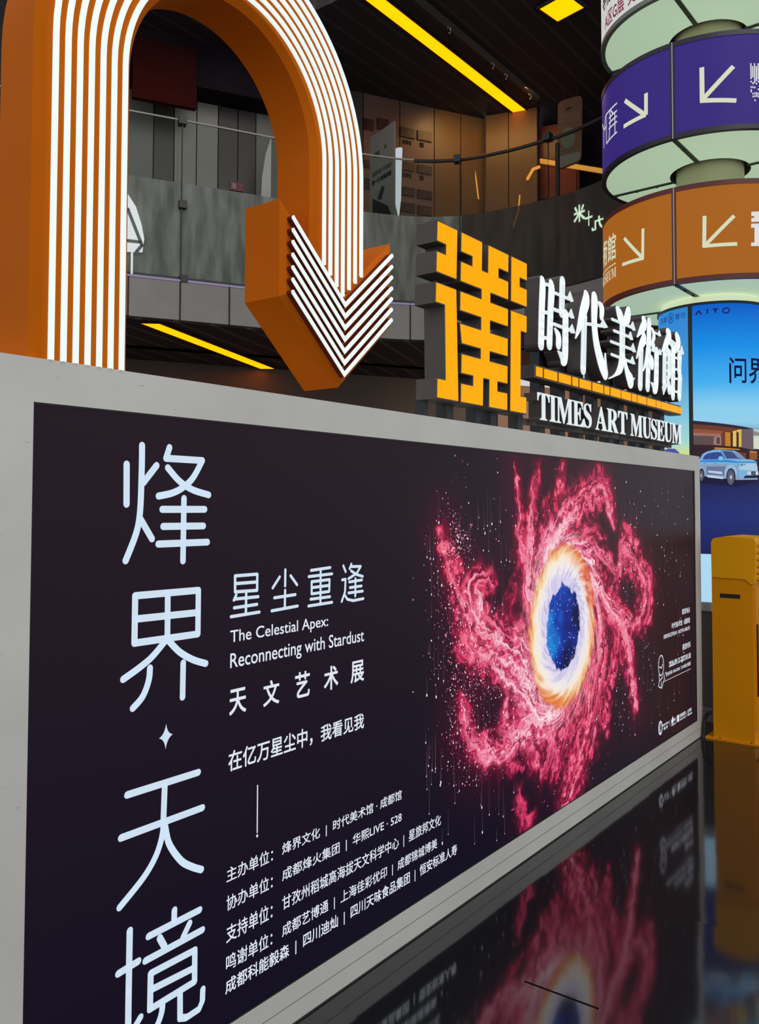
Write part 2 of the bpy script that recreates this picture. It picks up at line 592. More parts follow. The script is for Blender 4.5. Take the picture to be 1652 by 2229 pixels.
# walls behind the gallery
wallm = mottle(mat('gallery_wall', (0.1, 0.09, 0.08), 0.5), (0.060, 0.054, 0.050), (0.085, 0.076, 0.070), 1.2, 3)
pale = mottle(mat('pale_wall_panel', (0.3, 0.3, 0.27), 0.45), (0.27, 0.265, 0.235), (0.33, 0.32, 0.285), 1.0, 3)
midp = mottle(mat('grey_wall_panel', (0.15, 0.15, 0.14), 0.45), (0.17, 0.17, 0.155), (0.215, 0.21, 0.19), 1.0, 3)
darkp = mat('dark_wall_panel', (0.065, 0.055, 0.052), 0.45)
tanp = mottle(mat('tan_wall_panel', (0.22, 0.14, 0.08), 0.4), (0.135, 0.074, 0.030), (0.17, 0.094, 0.040), 1.0, 3)
brownp = mottle(mat('brown_wall_panel', (0.16, 0.09, 0.07), 0.4), (0.15, 0.082, 0.062), (0.18, 0.10, 0.078), 1.0, 3)
bulk = mottle(mat('dark_bulkhead', (0.03, 0.022, 0.03), 0.7, spec=0.05), (0.012, 0.008, 0.013), (0.022, 0.015, 0.019), 1.5, 3)


def wall_run(S, cols, z0, z1, name, thick=0.12):
    g = MB()
    mats = []
    for (xa, xb, m) in cols:
        if m not in mats:
            mats.append(m)
        sa, sb_ = S.at((xa, 400))[0], S.at((xb, 400))[0]
        g.rect(S, sa + 0.006, sb_ - 0.006, z0, z1, -thick, 0.0, mats.index(m))
    mats.append(darkj)
    g.rect(S, S.at((cols[0][0], 400))[0], S.at((cols[-1][1], 400))[0], z0, z1, -thick - 0.05, -0.03, len(mats) - 1)
    return struct(g.build(name, mats))


wall_run(WA, [(150, 268, midp), (268, 333, midp), (333, 378, darkp), (378, 427, pale), (427, 474, pale), (474, 517, darkp), (517, 556, darkp), (556, 700, midp), (700, 790, wallm),
              (790, 870, brownp), (870, 945, brownp), (945, 1003, tanp), (1003, 1056, tanp)], 3.2, CEIL, 'wall_back')
wall_run(WB, [(1057, 1107, tanp), (1107, 1170, tanp)], 3.2, CEIL, 'wall_right')
# dark bulkhead over the left wall
g = MB()
sl = [WA.at(q) for q in ((150, 158), (620, 258))]
zb = (WA.at((285, 190))[1] + WA.at((560, 250))[1]) / 2
g.rect(WA, WA.at((150, 300))[0], WA.at((700, 300))[0], zb, CEIL, 0.0, 0.35)
struct(g.build('trim_3', bulk))

# ------------------------------------------------------------------ shop front to the right of the tan wall, dark red
redm = mottle(mat('red_shop_front', (0.16, 0.03, 0.015), 0.35), (0.13, 0.022, 0.013), (0.20, 0.036, 0.018), 2, 3)
WC = Wall((WB.w(WB.at((1172, 400))[0], 0)[0], WB.w(WB.at((1172, 400))[0], 0)[1]), UB, -0.3)
g = MB()
sa, sb_ = WC.at((1168, 400))[0], WC.at((1420, 400))[0]
g.rect(WC, sa, sb_ + 9.0, 3.2, CEIL, -0.45, -0.30)
struct(g.build('wall_shop', bulk))
shop = thing('shop_facade', 'dark red lacquered shop facade with raised panels beside the tan wall of the gallery', 'shop facade', WC.w(WC.at((1200, 400))[0], 3.6))
g = MB(); g.rect(WC, WC.at((1174, 400))[0], WC.at((1262, 400))[0], 3.6, 6.35, 0.0, 0.06); g.build('leaf_panel', redm, shop)
rp = mat('red_raised_panel', (0.24, 0.04, 0.02), 0.3)
zs = [3.75, 4.4, 4.95, 5.15, 5.75, 5.9, 6.3]
for c0, c1 in ((1178, 1196), (1198, 1216), (1222, 1256)):
    for z0, z1 in ((3.75, 4.45), (4.55, 5.3), (5.4, 6.2)):
        g = MB(); g.rect(WC, WC.at((c0, 400))[0], WC.at((c1, 400))[0], z0, z1, 0.06, 0.085); g.build('raised_panel', rp, shop)
amber_reflection = mat('amber_reflection', (0.8, 0.4, 0.05), 0.5, 0, 0.3, (0.62, 0.27, 0.05), 0.75)  # glow of amber lights reflected in the railing glass
g = MB(); a, c = WC.at((1175, 350), 0.12), WC.at((1335, 376), 0.12)
g.stroke(WC, [a, c], 0.055, 0.10, 0, 0.13); lt_ = g.build('light_line', amber_reflection, shop)  # reflected amber light, built as a glowing strip
g = MB(); g.stroke(WC, [(a[0], a[1] + .035), (c[0], c[1] + .035)], 0.02, 0.0, 0, 0.12); g.build('added_rail', M['black'], lt_)  # rail added behind the reflected light
def small_reflection(pts, label, wid):  # light reflections in the glass, built as thin glowing strips
    g = MB(); g.stroke(WB, [WB.at(q, 0.02) for q in pts], wid, 0.0, 0, 0.02)
    tag(g.build('reflected_strip', amber_reflection), label, 'light reflection', None)
small_reflection([(1148, 389), (1160, 368), (1173, 363)], 'short bent amber light reflection on the tan wall beside the red shop front', 0.035)
small_reflection([(1026, 325), (1034, 375), (1041, 432)], 'thin slanting amber light reflection on the tan wall below the rail clamp', 0.014)
small_reflection([(1131, 425), (1128, 458), (1117, 493)], 'thin leaning amber light reflection low on the tan wall above the amber emblem', 0.014)

# reflection of a hand-held phone poster, built as a hanging board
WP = Wall((WC.P[0] - 0.9, WC.P[1] - 0.2), UB)
pst = thing('reflected_poster', 'brown reflection of a poster showing a phone with round corners and a green disc', 'poster', WP.w(WP.at((1240, 370))[0], WP.at((1240, 370))[1]))
def rr(S, px, rad, o=0.0, n=5):
    q = [S.at(p, o) for p in px]
    out = []
    for i in range(len(q)):
        a, b_, c = np.array(q[i - 1]), np.array(q[i]), np.array(q[(i + 1) % len(q)])
        t1 = (a - b_) / np.linalg.norm(a - b_); t2 = (c - b_) / np.linalg.norm(c - b_)
        for k in range(n + 1):
            u = k / n
            p0, p2 = b_ + t1 * rad, b_ + t2 * rad
            out.append(tuple((1 - u) ** 2 * p0 + 2 * u * (1 - u) * b_ + u * u * p2))
    return out
g = MB(); g.prism(WP, rr(WP, [(1215, 224), (1268, 208), (1266, 352), (1214, 372)], 0.07), 0, 0.03)
g.build('reflected_phone', [mat('reflected_poster_brown', (0.16, 0.085, 0.045), 0.5)], pst)
g = MB(); g.poly(WP, rr(WP, [(1216, 344), (1265, 330), (1264, 350), (1216, 369)], 0.05), 0.034); g.build('reflected_caption', mat('reflected_poster_pale', (0.22, 0.22, 0.19), 0.5), pst)
g = MB()
cc = WP.at((1237, 303)); g.poly(WP, [(cc[0] + .085 * math.cos(k * math.pi / 14), cc[1] + .125 * math.sin(k * math.pi / 14)) for k in range(28)], 0.034); g.build('green_disc', mat('reflected_poster_green', (0.16, 0.19, 0.13), 0.5), pst)
g = MB(); a, c = WP.at((1220, 268)), WP.at((1262, 262)); write(g, WP, '蓝调清凉自由', a[0], c[0], a[1] - .02, a[1] + .09, 0.035, 0.0); g.build('lettering', mat('reflected_poster_cream', (0.24, 0.18, 0.12), 0.5), pst)
g = MB()
for px in (1228, 1256):
    s_ = WP.at((px, 240))[0]; g.rect(WP, s_ - .006, s_ + .006, WP.at((px, 222))[1], CEIL, 0.008, 0.02)
g.build('added_hanger', M['black'], pst)
g = MB(); g.stroke(WP, [WP.at((1234, 241)), WP.at((1243, 237))], 0.022, 0.034); g.build('reflected_camera_slot', M['black'], pst)

# ------------------------------------------------------------------ glass railing of the gallery
glass = bpy.data.materials.new('railing_glass'); glass.use_nodes = True
N, L = glass.node_tree.nodes, glass.node_tree.links
N.clear()
out = N.new('ShaderNodeOutputMaterial'); mx = N.new('ShaderNodeMixShader'); tr = N.new('ShaderNodeBsdfTransparent'); gl = N.new('ShaderNodeBsdfGlossy'); fr = N.new('ShaderNodeFresnel')
tr.inputs['Color'].default_value = (0.90, 0.93, 0.91, 1); gl.inputs['Roughness'].default_value = 0.02; gl.inputs['Color'].default_value = (0.42, 0.45, 0.43, 1); fr.inputs['IOR'].default_value = 1.10
L.new(fr.outputs[0], mx.inputs[0]); L.new(tr.outputs[0], mx.inputs[1]); L.new(gl.outputs[0], mx.inputs[2]); L.new(mx.outputs[0], out.inputs[0])
def film_mat(c0, c1, k):  # tinted layer that paints the reflection on the lower glass
  film = bpy.data.materials.new('reflection_film'); film.use_nodes = True
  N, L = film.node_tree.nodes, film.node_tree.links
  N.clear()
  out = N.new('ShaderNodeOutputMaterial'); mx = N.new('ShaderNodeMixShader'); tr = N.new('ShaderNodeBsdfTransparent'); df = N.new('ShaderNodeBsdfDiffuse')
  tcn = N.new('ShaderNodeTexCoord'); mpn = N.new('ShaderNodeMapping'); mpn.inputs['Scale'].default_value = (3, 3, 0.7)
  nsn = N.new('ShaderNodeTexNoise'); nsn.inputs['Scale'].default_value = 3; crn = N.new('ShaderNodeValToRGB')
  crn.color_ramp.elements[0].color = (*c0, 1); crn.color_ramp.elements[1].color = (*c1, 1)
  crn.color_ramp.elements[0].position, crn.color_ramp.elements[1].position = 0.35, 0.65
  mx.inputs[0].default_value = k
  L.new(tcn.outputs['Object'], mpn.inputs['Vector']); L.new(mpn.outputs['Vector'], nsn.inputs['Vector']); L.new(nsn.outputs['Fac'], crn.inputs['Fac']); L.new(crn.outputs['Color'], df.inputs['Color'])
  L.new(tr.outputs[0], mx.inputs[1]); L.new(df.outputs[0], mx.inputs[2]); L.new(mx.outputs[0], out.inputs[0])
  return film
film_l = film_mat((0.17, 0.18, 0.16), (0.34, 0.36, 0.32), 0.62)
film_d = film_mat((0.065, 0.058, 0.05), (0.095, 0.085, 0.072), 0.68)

p0 = PATH[len(PATH) // 2]
rail = thing('glass_railing', 'curved glass railing with dark top rail and black square clamps along the upper gallery', 'railing', (p0[0], p0[1], GZ1))
cuts = [0] + sorted(set(path_at(px, 4.4) for px in (150, 270, 397, 520, 650, 760, 868, 1000, 1192))) + [len(PATH) - 1]
for a, c in zip(cuts[:-1], cuts[1:]):
    if c - a < 1:
        continue
    g = MB(); band(g, GZ1 + 0.01, GRAIL, 0.030, 0.042, a, c)
    pane = g.build('glass_pane', glass, rail)
    g = MB(); band(g, GZ1 + 0.02, 4.53, 0.022, 0.026, a, c); g.build('reflection_film', film_l if a < path_at(930, 4.4) else film_d, pane)
g = MB(); band(g, GZ1, GZ1 + 0.03, 0.015, 0.055); g.build('base_channel', M['black'], rail)
g = MB()
i0 = path_at(905, 5.1)
g.tube([(PATH[i][0] + PN[i][0] * .036, PATH[i][1] + PN[i][1] * .036, GRAIL) for i in range(i0, len(PATH))], 0.019)
g.build('top_rail', mat('dark_rail', (0.05, 0.04, 0.035), 0.4, 0.5), rail)
g = MB()
g.tube([(PATH[i][0] + PN[i][0] * .036, PATH[i][1] + PN[i][1] * .036, GRAIL + .01) for i in range(0, i0 + 1)], 0.009)
g.build('edge_strip', mat('pale_edge', (0.42, 0.42, 0.38), 0.4), rail)
def clamp_at(px, py, sz):
    z = None
    for it in range(2):
        z0 = GRAIL if py < 380 else (4.35 if py < 500 else GZ1)
        i = path_at(px, z0)
    p, n = np.array(PATH[i]), PN[i]
    S = Wall((p[0] - n[0] * 0.01, p[1] - n[1] * 0.01), (n[1], -n[0]))
    s, z = S.at((px, py))
    g = MB(); g.rect(S, s - sz, s + sz, z - sz, z + sz, -0.07, 0.02); g.build('clamp', M['black'], rail)
    return S, s, z
S1, s1_, z1_ = clamp_at(398, 262, 0.036)
clamp_at(398, 445, 0.036); clamp_at(400, 607, 0.036)
g = MB(); g.rect(S1, s1_ - 0.004, s1_ + 0.004, GZ1, GRAIL, -0.03, 0.0); g.build('joint_strip', M['black'], rail)
S2, s2_, z2_ = clamp_at(995, 345, 0.036)
g = MB(); g.rect(S2, s2_ + 0.02, s2_ + 0.03, GZ1, GRAIL, -0.03, 0.0); g.build('joint_strip', M['black'], rail)
S3, s3_, z3_ = clamp_at(1190, 297, 0.036)
g = MB(); g.rect(S3, s3_ + 0.06, s3_ + 0.095, GZ1, GRAIL - 0.05, -0.09, -0.06); g.build('post', M['black'], rail)
ledm = mat('lavender_led', (0.2, 0.2, 0.25), 0.5, 0, 0.3, lin((128, 112, 160)), 0.6)
g = MB(); band(g, GZ1 - 0.022, GZ1 - 0.006, -0.028, -0.02, 0, path_at(960, 3.6)); g.build('edge_light', ledm, rail)
# sign reflected in the right pane, built as glowing mirrored characters
i = path_at(1280, 4.4)
p, n = np.array(PATH[i]), PN[i]
S = Wall((p[0], p[1]), (n[1], -n[0]))
g = MB(); a, c = S.at((1250, 488)), S.at((1322, 512))
refl_mat = mat('pale_green_reflection', (0.6, 0.7, 0.6), 0.5, 0, 0.3, lin((185, 205, 180)), 0.7)
for ch, pa, pb in (('米', (1250, 488), (1275, 441)), ('十', (1275, 495), (1291, 456)), ('九', (1289, 505), (1316, 466))):
    a, c = S.at(pa), S.at(pb)
    write(g, S, ch, a[0], c[0], a[1], c[1], 0.01, 0.03, 0, True)
tag(g.build('reflected_lettering', refl_mat), 'pale green reflection of Chinese characters in the glass beside the sign pillar', 'lettering')

# ------------------------------------------------------------------ things standing in the gallery
# grey advertising stand with a phone picture
v32 = np.array([FWD[0], FWD[1]]); v32 /= np.linalg.norm(v32)
ang = math.radians(32)
ud = -(v32 * math.cos(ang)) + np.array([RGT[0], RGT[1]]) * math.sin(ang)   # far to near
d0 = ray((858, 400)); q0 = EYE + d0 * 9.25
WS = Wall((q0[0], q0[1]), ud)
std = thing('poster_stand', 'grey freestanding advertising board with a phone picture behind the gallery glass', 'poster stand', WS.w(WS.at((832, 500))[0], 3.6))
g = MB(); a, c = WS.at((805, 300)), WS.at((858, 264))
zt = 0.5 * (a[1] + c[1])
g.rect(WS, a[0], c[0], 3.62, zt, -0.018, 0.0); g.build('board', mat('grey_board', (0.24, 0.235, 0.22), 0.6, spec=0.1), std)
g = MB(); g.rect(WS, a[0] + .02, c[0] - .02, 3.6, 3.62, -0.2, 0.12); g.build('foot', M['black'], std)
gk = mat('board_ink', (0.012, 0.012, 0.013), 0.6, spec=0.05)
wdt = c[0] - a[0]
def zpx(px, py): return WS.at((px, py))[1]
zA = zpx(830, 330)
g = MB(); write(g, WS, 'vivo', a[0] + wdt * .18, a[0] + wdt * .42, zA - .02, zA + .05, 0.004, 0.0); g.build('lettering', gk, std)
g = MB(); write(g, WS, 'X', a[0] + wdt * .60, a[0] + wdt * .72, zA + .01, zA + .05, 0.004, 0.0); g.build('lettering', gk, std)
zA = zpx(830, 372)
g = MB(); write(g, WS, '超级影像 手机旗舰', a[0] + wdt * .12, a[0] + wdt * .9, zA - .02, zA + .035, 0.004, 0.0); g.build('lettering', gk, std)
zA = zpx(830, 388)
g = MB(); write(g, WS, '新一代 影像旗舰', a[0] + wdt * .12, a[0] + wdt * .9, zA - .03, zA + .03, 0.004, 0.02); g.build('lettering', gk, std)
g = MB()
def q2(px, py): return WS.at((px, py))
g.poly(WS, [q2(*p) for p in ((811, 432), (845, 448), (853, 470), (849, 492), (820, 468), (819, 467), (818, 466), (812, 464))], 0.004)
g.poly(WS, [q2(*p) for p in ((822, 432), (832, 404), (838, 408), (830, 436))], 0.005)
g.build('phone_print', mat('board_phone', (0.03, 0.03, 0.032), 0.6, spec=0.1), std)
g = MB(); cc = q2(846, 479); g.poly(WS, [(cc[0] + .05 * math.cos(k * math.pi / 10), cc[1] + .05 * math.sin(k * math.pi / 10)) for k in range(20)], 0.006); g.build('lens_print', M['black'], std)

# bright glass reflection beside the stand, built as a narrow glowing sheet
q2_ = EYE + d0 * 10.15
WS2 = Wall((q2_[0], q2_[1]), ud * 0.5 + np.array([RGT[0], RGT[1]]))
ban = thing('reflection_banner', 'narrow pale blue glass reflection right of the grey advertising board', 'banner', WS2.w(WS2.at((868, 480))[0], 3.6))
g = MB(); g.prism(WS2, [WS2.at(p) for p in ((860, 324), (872, 321), (876, 323), (874, 380), (873, 432), (868, 478), (860, 440), (858, 380), (861, 352))], 0, 0.01)
g.build('reflection_sheet', mat('pale_blue_reflection', (0.7, 0.78, 0.82), 0.5, 0, 0.3, lin((190, 208, 216)), 0.6), ban)
s_, z_ = WS2.at((867, 480)); g = MB(); g.rect(WS2, s_ - .05, s_ + .05, 3.6, 3.68, -0.05, 0.05); g.rect(WS2, s_ - .01, s_ + .01, 3.68, z_ + 0.1, -0.02, 0.0); g.build('base', M['steel'], ban)  # base and pole added to hold the reflection sheet

WS4 = Wall(WA.P[:2] + WA.n[:2] * 0.35, UA)  # white glass reflection by the arch, built as a standing sheet
ban = thing('reflection_banner', 'slim white reflection sheet beside the inner edge of the orange arch, behind the glass', 'banner', WS4.w(WS4.at((582, 440))[0], 3.6))
g = MB(); g.prism(WS4, [WS4.at(p) for p in ((590, 298), (588, 480), (566, 480), (570, 385), (578, 335))], 0, 0.012)
g.build('reflection_sheet', mat('white_sheet_reflection', (0.62, 0.62, 0.62), 0.6, spec=0.1), ban)
s_, z_ = WS4.at((578, 478)); g = MB(); g.rect(WS4, s_ - .10, s_ + .10, 3.6, 3.68, -0.06, 0.06); g.rect(WS4, s_ - .012, s_ + .012, 3.68, z_ + .1, -0.02, 0.0); g.build('base', M['steel'], ban)  # base and pole added to hold the reflection sheet

# menu photographs on the brown wall
photo_mats = [mottle(mat('menu_photo_%d' % k, (0.06, 0.03, 0.025), 0.4), c0, c1, 9, 3) for k, (c0, c1) in enumerate(
    [((0.012, 0.006, 0.005), (0.05, 0.022, 0.015)), ((0.016, 0.008, 0.005), (0.08, 0.034, 0.016)), ((0.008, 0.008, 0.008), (0.05, 0.03, 0.025))])]
rows = [(278, 297), (352, 369), (406, 424), (440, 460)]
pos = [('left', 870, 902, 0), ('right', 908, 939, 1)]
names = ['topmost', 'second', 'third', 'lowest']
for r, (y0, y1) in enumerate(rows):
    for side, x0, x1, j in pos:
        a, c = WA.at((x0 + 0.0, y1 + j * 7)), WA.at((x1, y0 + j * 7 + 5))
        ph = thing('menu_photo', '%s dark food photograph in the %s column on the brown wall behind the gallery glass' % (names[r], side), 'photo', WA.w(a[0], a[1], 0.0), 'menu photographs on the brown wall')
        g = MB(); g.rect(WA, a[0], c[0], a[1], c[1], 0.0, 0.02); g.build('photo_board', photo_mats[(r + j) % 3], ph)
        if r < 2:
            g = MB(); write(g, WA, '招牌饭' if j == 0 else '面', a[0] + .03, a[0] + (.16 if j == 0 else .09), a[1] - .09, a[1] - .03, 0.004, 0.01); g.build('caption', gk, ph)
for r, (y0, y1) in enumerate(((262, 281), (352, 364), (392, 410))):
    for x0, x1, w_ in ((790, 812, 'narrow'), (820, 845, 'half hidden')):
        if r and w_ == 'half hidden':
            continue
        a, c = WA.at((x0, y1)), WA.at((x1, y0))
        g = MB(); g.rect(WA, a[0], c[0], a[1], c[1], 0.0, 0.02)
        tag(g.build('menu_photo', photo_mats[r % 3]), '%s %s food photograph left of the grey advertising board' % (names[r], w_), 'photo', 'menu photographs on the brown wall')

# red notice on the dark wall panel, seen through the arch
a, c = WA.at((499, 414)), WA.at((529, 400))
ntc = thing('notice_plate', 'small crimson notice plate on the dark wall seen through the orange arch', 'notice', WA.w(a[0], a[1]))
g = MB(); g.rect(WA, a[0], c[0], a[1], c[1], 0.0, 0.02); g.build('plate', mat('crimson_plate', (0.22, 0.01, 0.035), 0.4), ntc)
g = MB(); g.rect(WA, a[0] + .03, a[0] + .07, a[1] + .02, c[1] - .02, 0.02, 0.024); g.build('emblem', mat('pale_mark', (0.4, 0.3, 0.3), 0.5), ntc)

# dark red reflection over the left wall, built as a board
a, c = WA.at((288, 212), 0.4), WA.at((428, 130), 0.4)
g = MB(); g.rect(WA, a[0], c[0], a[1], c[1] + .1, 0.35, 0.42)
tag(g.build('red_reflection', mottle(mat('dull_red_reflection', (0.07, 0.012, 0.01), 0.7, spec=0.05), (0.030, 0.006, 0.006), (0.065, 0.007, 0.004), 1, 2)), 'dull red reflection high inside the orange arch', 'sign')

# white reflection low in the arch, built as a glowing panel
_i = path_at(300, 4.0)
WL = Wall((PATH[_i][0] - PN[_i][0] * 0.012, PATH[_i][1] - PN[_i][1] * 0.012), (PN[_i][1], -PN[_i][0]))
win = thing('reflection_panel', 'white reflection with grey slanting bars on the glass beside the left arch leg', 'glass_reflection', WL.w(WL.at((290, 548))[0], GZ1))
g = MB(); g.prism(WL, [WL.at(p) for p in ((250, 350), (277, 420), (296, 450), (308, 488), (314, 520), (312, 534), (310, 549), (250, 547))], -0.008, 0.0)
g.build('panel', mat('white_reflection', (0.6, 0.62, 0.62), 0.5, 0, 0.3, lin((205, 212, 210)), 0.62), win)  # glowing panel standing in for the glass reflection
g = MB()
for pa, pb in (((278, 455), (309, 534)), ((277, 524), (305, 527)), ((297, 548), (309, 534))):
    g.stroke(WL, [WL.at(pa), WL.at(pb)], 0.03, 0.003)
g.build('bar', mat('grey_bar_reflection', (0.14, 0.15, 0.145), 0.5), win)
g = MB(); s_, z_ = WL.at((280, 548)); g.rect(WL, s_ - .1, s_ - .08, GZ1, z_ + .01, -0.008, -0.002); g.rect(WL, s_ + .02, s_ + .04, GZ1, z_ + .01, -0.008, -0.002); g.build('added_bracket', M['steel'], win)

# ------------------------------------------------------------------ lights in the ceilings
yel = mat('yellow_led_diffuser', (0.9, 0.6, 0.0), 0.5, 0, 0.2, (3.2, 0.68, 0.0), 1.0)
def slab_light(name, label, pxs, z, frame=True):
    pts = [EYE + ray(p) * ((z - EYE[2]) / ray(p)[2]) for p in pxs]
    c_ = sum(pts) / len(pts)
    t = thing(name, label, 'ceiling light', (c_[0], c_[1], z))
    g = MB(); n = len(pts)
    g.add([(q[0], q[1], z - 0.012) for q in pts] + [(q[0], q[1], z + 0.02) for q in pts],
          [tuple(range(n)), tuple(range(n, 2 * n))[::-1]] + [(i, n + i, n + (i + 1) % n, (i + 1) % n) for i in range(n)])
    g.build('diffuser', yel, t)
    g = MB()
    for i in range(n):
        a, c = pts[i], pts[(i + 1) % n]
        g.tube([(a[0], a[1], z - 0.005), (c[0], c[1], z - 0.005)], 0.014, 6)
    g.build('trim_frame', M['black'], t)
    return t
# long light along the upper slats
g0 = EYE + ray((845, 0)) * ((CEIL - EYE[2]) / ray((845, 0))[2]); g1 = EYE + ray((1135, 240)) * ((CEIL - EYE[2]) / ray((1135, 240))[2])
yb, ya = g1[1] - 0.06, g1[1] + 0.10
t = thing('linear_light', 'long yellow linear light in the upper slatted ceiling', 'ceiling light', (8.0, yb, CEIL))
g = MB(); g.box((5.2, yb, CEIL - 0.012), (g1[0], ya, CEIL + 0.02)); g.build('diffuser', yel, t)
g = MB(); g.box((5.2, yb - .02, CEIL - 0.016), (g1[0] + .02, yb, CEIL + 0.02)); g.box((5.2, ya, CEIL - 0.016), (g1[0] + .02, ya + .02, CEIL + 0.02)); g.build('trim_frame', M['black'], t)
slab_light('linear_light', 'shorter yellow linear light in the soffit under the gallery, seen inside the arch', [(301, 700), (348, 701), (601, 801), (566, 801)], SOFF - 0.004)
slab_light('linear_light', 'tip of a yellow light strip between the amber emblem and the white characters', [(1157, 768), (1176, 766), (1180, 775), (1172, 774)], SOFF - 0.004)
dq = [EYE + ray(p) * ((CEIL - EYE[2]) / ray(p)[2]) for p in ((1170, 15), (1213, 45), (1275, 12))]
d4 = dq[0] + dq[2] - dq[1]
c_ = (dq[0] + dq[2]) / 2
t = thing('panel_light', 'square yellow panel light in the dark ceiling left of the sign pillar', 'ceiling light', (c_[0], c_[1], CEIL))
qq = dq + [d4]
g = MB(); g.add([(q[0], q[1], CEIL - 0.02) for q in qq] + [(q[0], q[1], CEIL + 0.02) for q in qq], [(0, 1, 2, 3), (7, 6, 5, 4)] + [(i, 4 + i, 4 + (i + 1) % 4, (i + 1) % 4) for i in range(4)])
g.build('diffuser', yel, t)
g = MB()
for i in range(4):
    g.tube([(*qq[i][:2], CEIL - .01), (*qq[(i + 1) % 4][:2], CEIL - .01)], 0.02, 6)
g.build('trim_frame', M['black'], t)
# track with hooks beside the long light
trk = thing('ceiling_track', 'thin dark ceiling track with hanging hooks right of the long yellow light', 'track', (8.0, yb - 0.35, CEIL))
g = MB(); g.box((6.2, yb - .30, CEIL - .05), (9.3, yb - .25, CEIL)); g.build('rail', mat('track_grey', (0.09, 0.075, 0.07), 0.4), trk)
for x in (7.3, 8.2, 8.5, 9.1):
    g = MB(); g.tube([(x + .03 * math.sin(k * .6), yb - .275, CEIL - .08 - .03 * math.cos(k * .6)) for k in range(9)], 0.006, 6); g.build('hook', M['steel'], trk)

# added warm fill: one before the brown front, one boosting the upper linear light
q = WG.w(WG.at((1230, 900))[0], SOFF - 0.06, 1.5)
area_light('soffit_fill', q, (q[0] - .25 * WG.n[0] * 4, q[1] - .25 * WG.n[1] * 4, 1.4), 1.6, 0.3, 30, (1.0, 0.72, 0.5))
q = WB.w(WB.at((1100, 300))[0], CEIL - 0.06, 0.7)
area_light('slat_fill', q, (q[0] - WB.n[0] * .6, q[1] - WB.n[1] * .6, 4.6), 1.2, 0.2, 7, (1.0, 0.62, 0.22))

# ------------------------------------------------------------------ ground floor under the gallery
gm = mottle(mat('dark_brown_wall', (0.05, 0.03, 0.025), 0.5), (0.10, 0.060, 0.042), (0.14, 0.085, 0.055), 1, 3)
gl_ = mottle(mat('light_brown_wall', (0.2, 0.12, 0.075), 0.5), (0.24, 0.135, 0.075), (0.30, 0.17, 0.095), 1, 3)
g = MB(); g.rect(WG, WG.at((100, 800))[0], WG.at((1900, 800))[0], 0, SOFF, -0.2, 0.0)
struct(g.build('wall_ground', gm))
sf = thing('shop_facade', 'light brown shop facade with dark red brush characters behind the museum lettering posts', 'shop facade', WG.w(WG.at((1250, 900))[0], 0, 0.05))
g = MB()
s0, s1 = WG.at((1078, 900))[0], WG.at((1520, 900))[0]
nb = 6
for k in range(nb):
    g.rect(WG, s0 + (s1 - s0) * k / nb + .004, s0 + (s1 - s0) * (k + 1) / nb - .004, 0, SOFF - 0.004, 0.0, 0.06)
g.build('cladding', gl_, sf)
g = MB()
rk = mat('dark_red_paint', (0.06, 0.008, 0.01), 0.5)
for ch, x0, x1, y0, y1 in (('下', 1226, 1252, 918, 958), ('卡', 1266, 1290, 930, 962), ('自', 1304, 1325, 930, 968), ('工', 1372, 1392, 940, 975)):
    a, c = WG.at((x0, y1), .065), WG.at((x1, y0), .065)
    write(g, WG, ch, a[0], c[0], a[1], c[1], 0.065, 0.03)
g.build('brush_lettering', rk, sf)

# ------------------------------------------------------------------ the advertising light box
PW = Wall((0, 0), (1, 0))                       # its front plane: s = x, z = height
X0, X1, BZ = 0.90, 5.72, 1.818
PX0, PX1, PZ0, PZ1 = 1.008, 5.620, 0.115, 1.721
box = thing('advertising_lightbox', 'long floor standing light box with a dark galaxy exhibition poster in a scuffed pale frame', 'light box', (3.3, 0.1, 0))
g = MB()
def pr_rect(s0, s1, z0, z1, o0, o1): g.rect(PW, s0, s1, z0, z1, o0, o1)
pr_rect(X0, PX0, 0.0, BZ, -0.26, 0.0); pr_rect(PX1, X1, 0.0, BZ, -0.26, 0.0)
pr_rect(PX0, PX1, PZ1, BZ, -0.26, 0.0); pr_rect(PX0, PX1, 0.0, PZ0, -0.26, 0.0)
pr_rect(PX0, PX1, PZ0, PZ1, -0.26, -0.06)
g.build('frame', M['frame'], box)
g = MB()
for a, c, d, e in ((PX0, PX0 + .004, PZ0, PZ1), (PX1 - .004, PX1, PZ0, PZ1), (PX0, PX1, PZ1 - .004, PZ1), (PX0, PX1, PZ0, PZ0 + .004)):
    g.rect(PW, a, c, d, e, -0.06, -0.004)
g.build('gasket', M['black'], box)

g = MB(); g.rect(PW, X0 + .002, X1 - .002, 0.0605, 0.0625, -0.002, 0.0006); g.build('frame_seam', mat('seam_shadow', (0.22, 0.21, 0.20), 0.8, spec=0.1), box)
g = MB(); g.rect(PW, X0, X1, 0.0, 0.005, -0.02, 0.002); g.build('floor_strip', mat('dark_strip', (0.05, 0.046, 0.043), 0.8, spec=0.1), box)  # thin dark strip along the floor contact

# printed galaxy: colours of the print computed over a fine grid
rng = np.random.default_rng(11)


def vnoise(x, z, f, seed):
    r = np.random.default_rng(seed).random((256, 256))
    u, v = x * f + 37.7, z * f + 11.3
    i, j = np.floor(u).astype(int), np.floor(v).astype(int)
    a, b_ = u - i, v - j
    a = a * a * (3 - 2 * a); b_ = b_ * b_ * (3 - 2 * b_)
    i0, i1, j0, j1 = i % 256, (i + 1) % 256, j % 256, (j + 1) % 256
    return (r[i0, j0] * (1 - a) + r[i1, j0] * a) * (1 - b_) + (r[i0, j1] * (1 - a) + r[i1, j1] * a) * b_


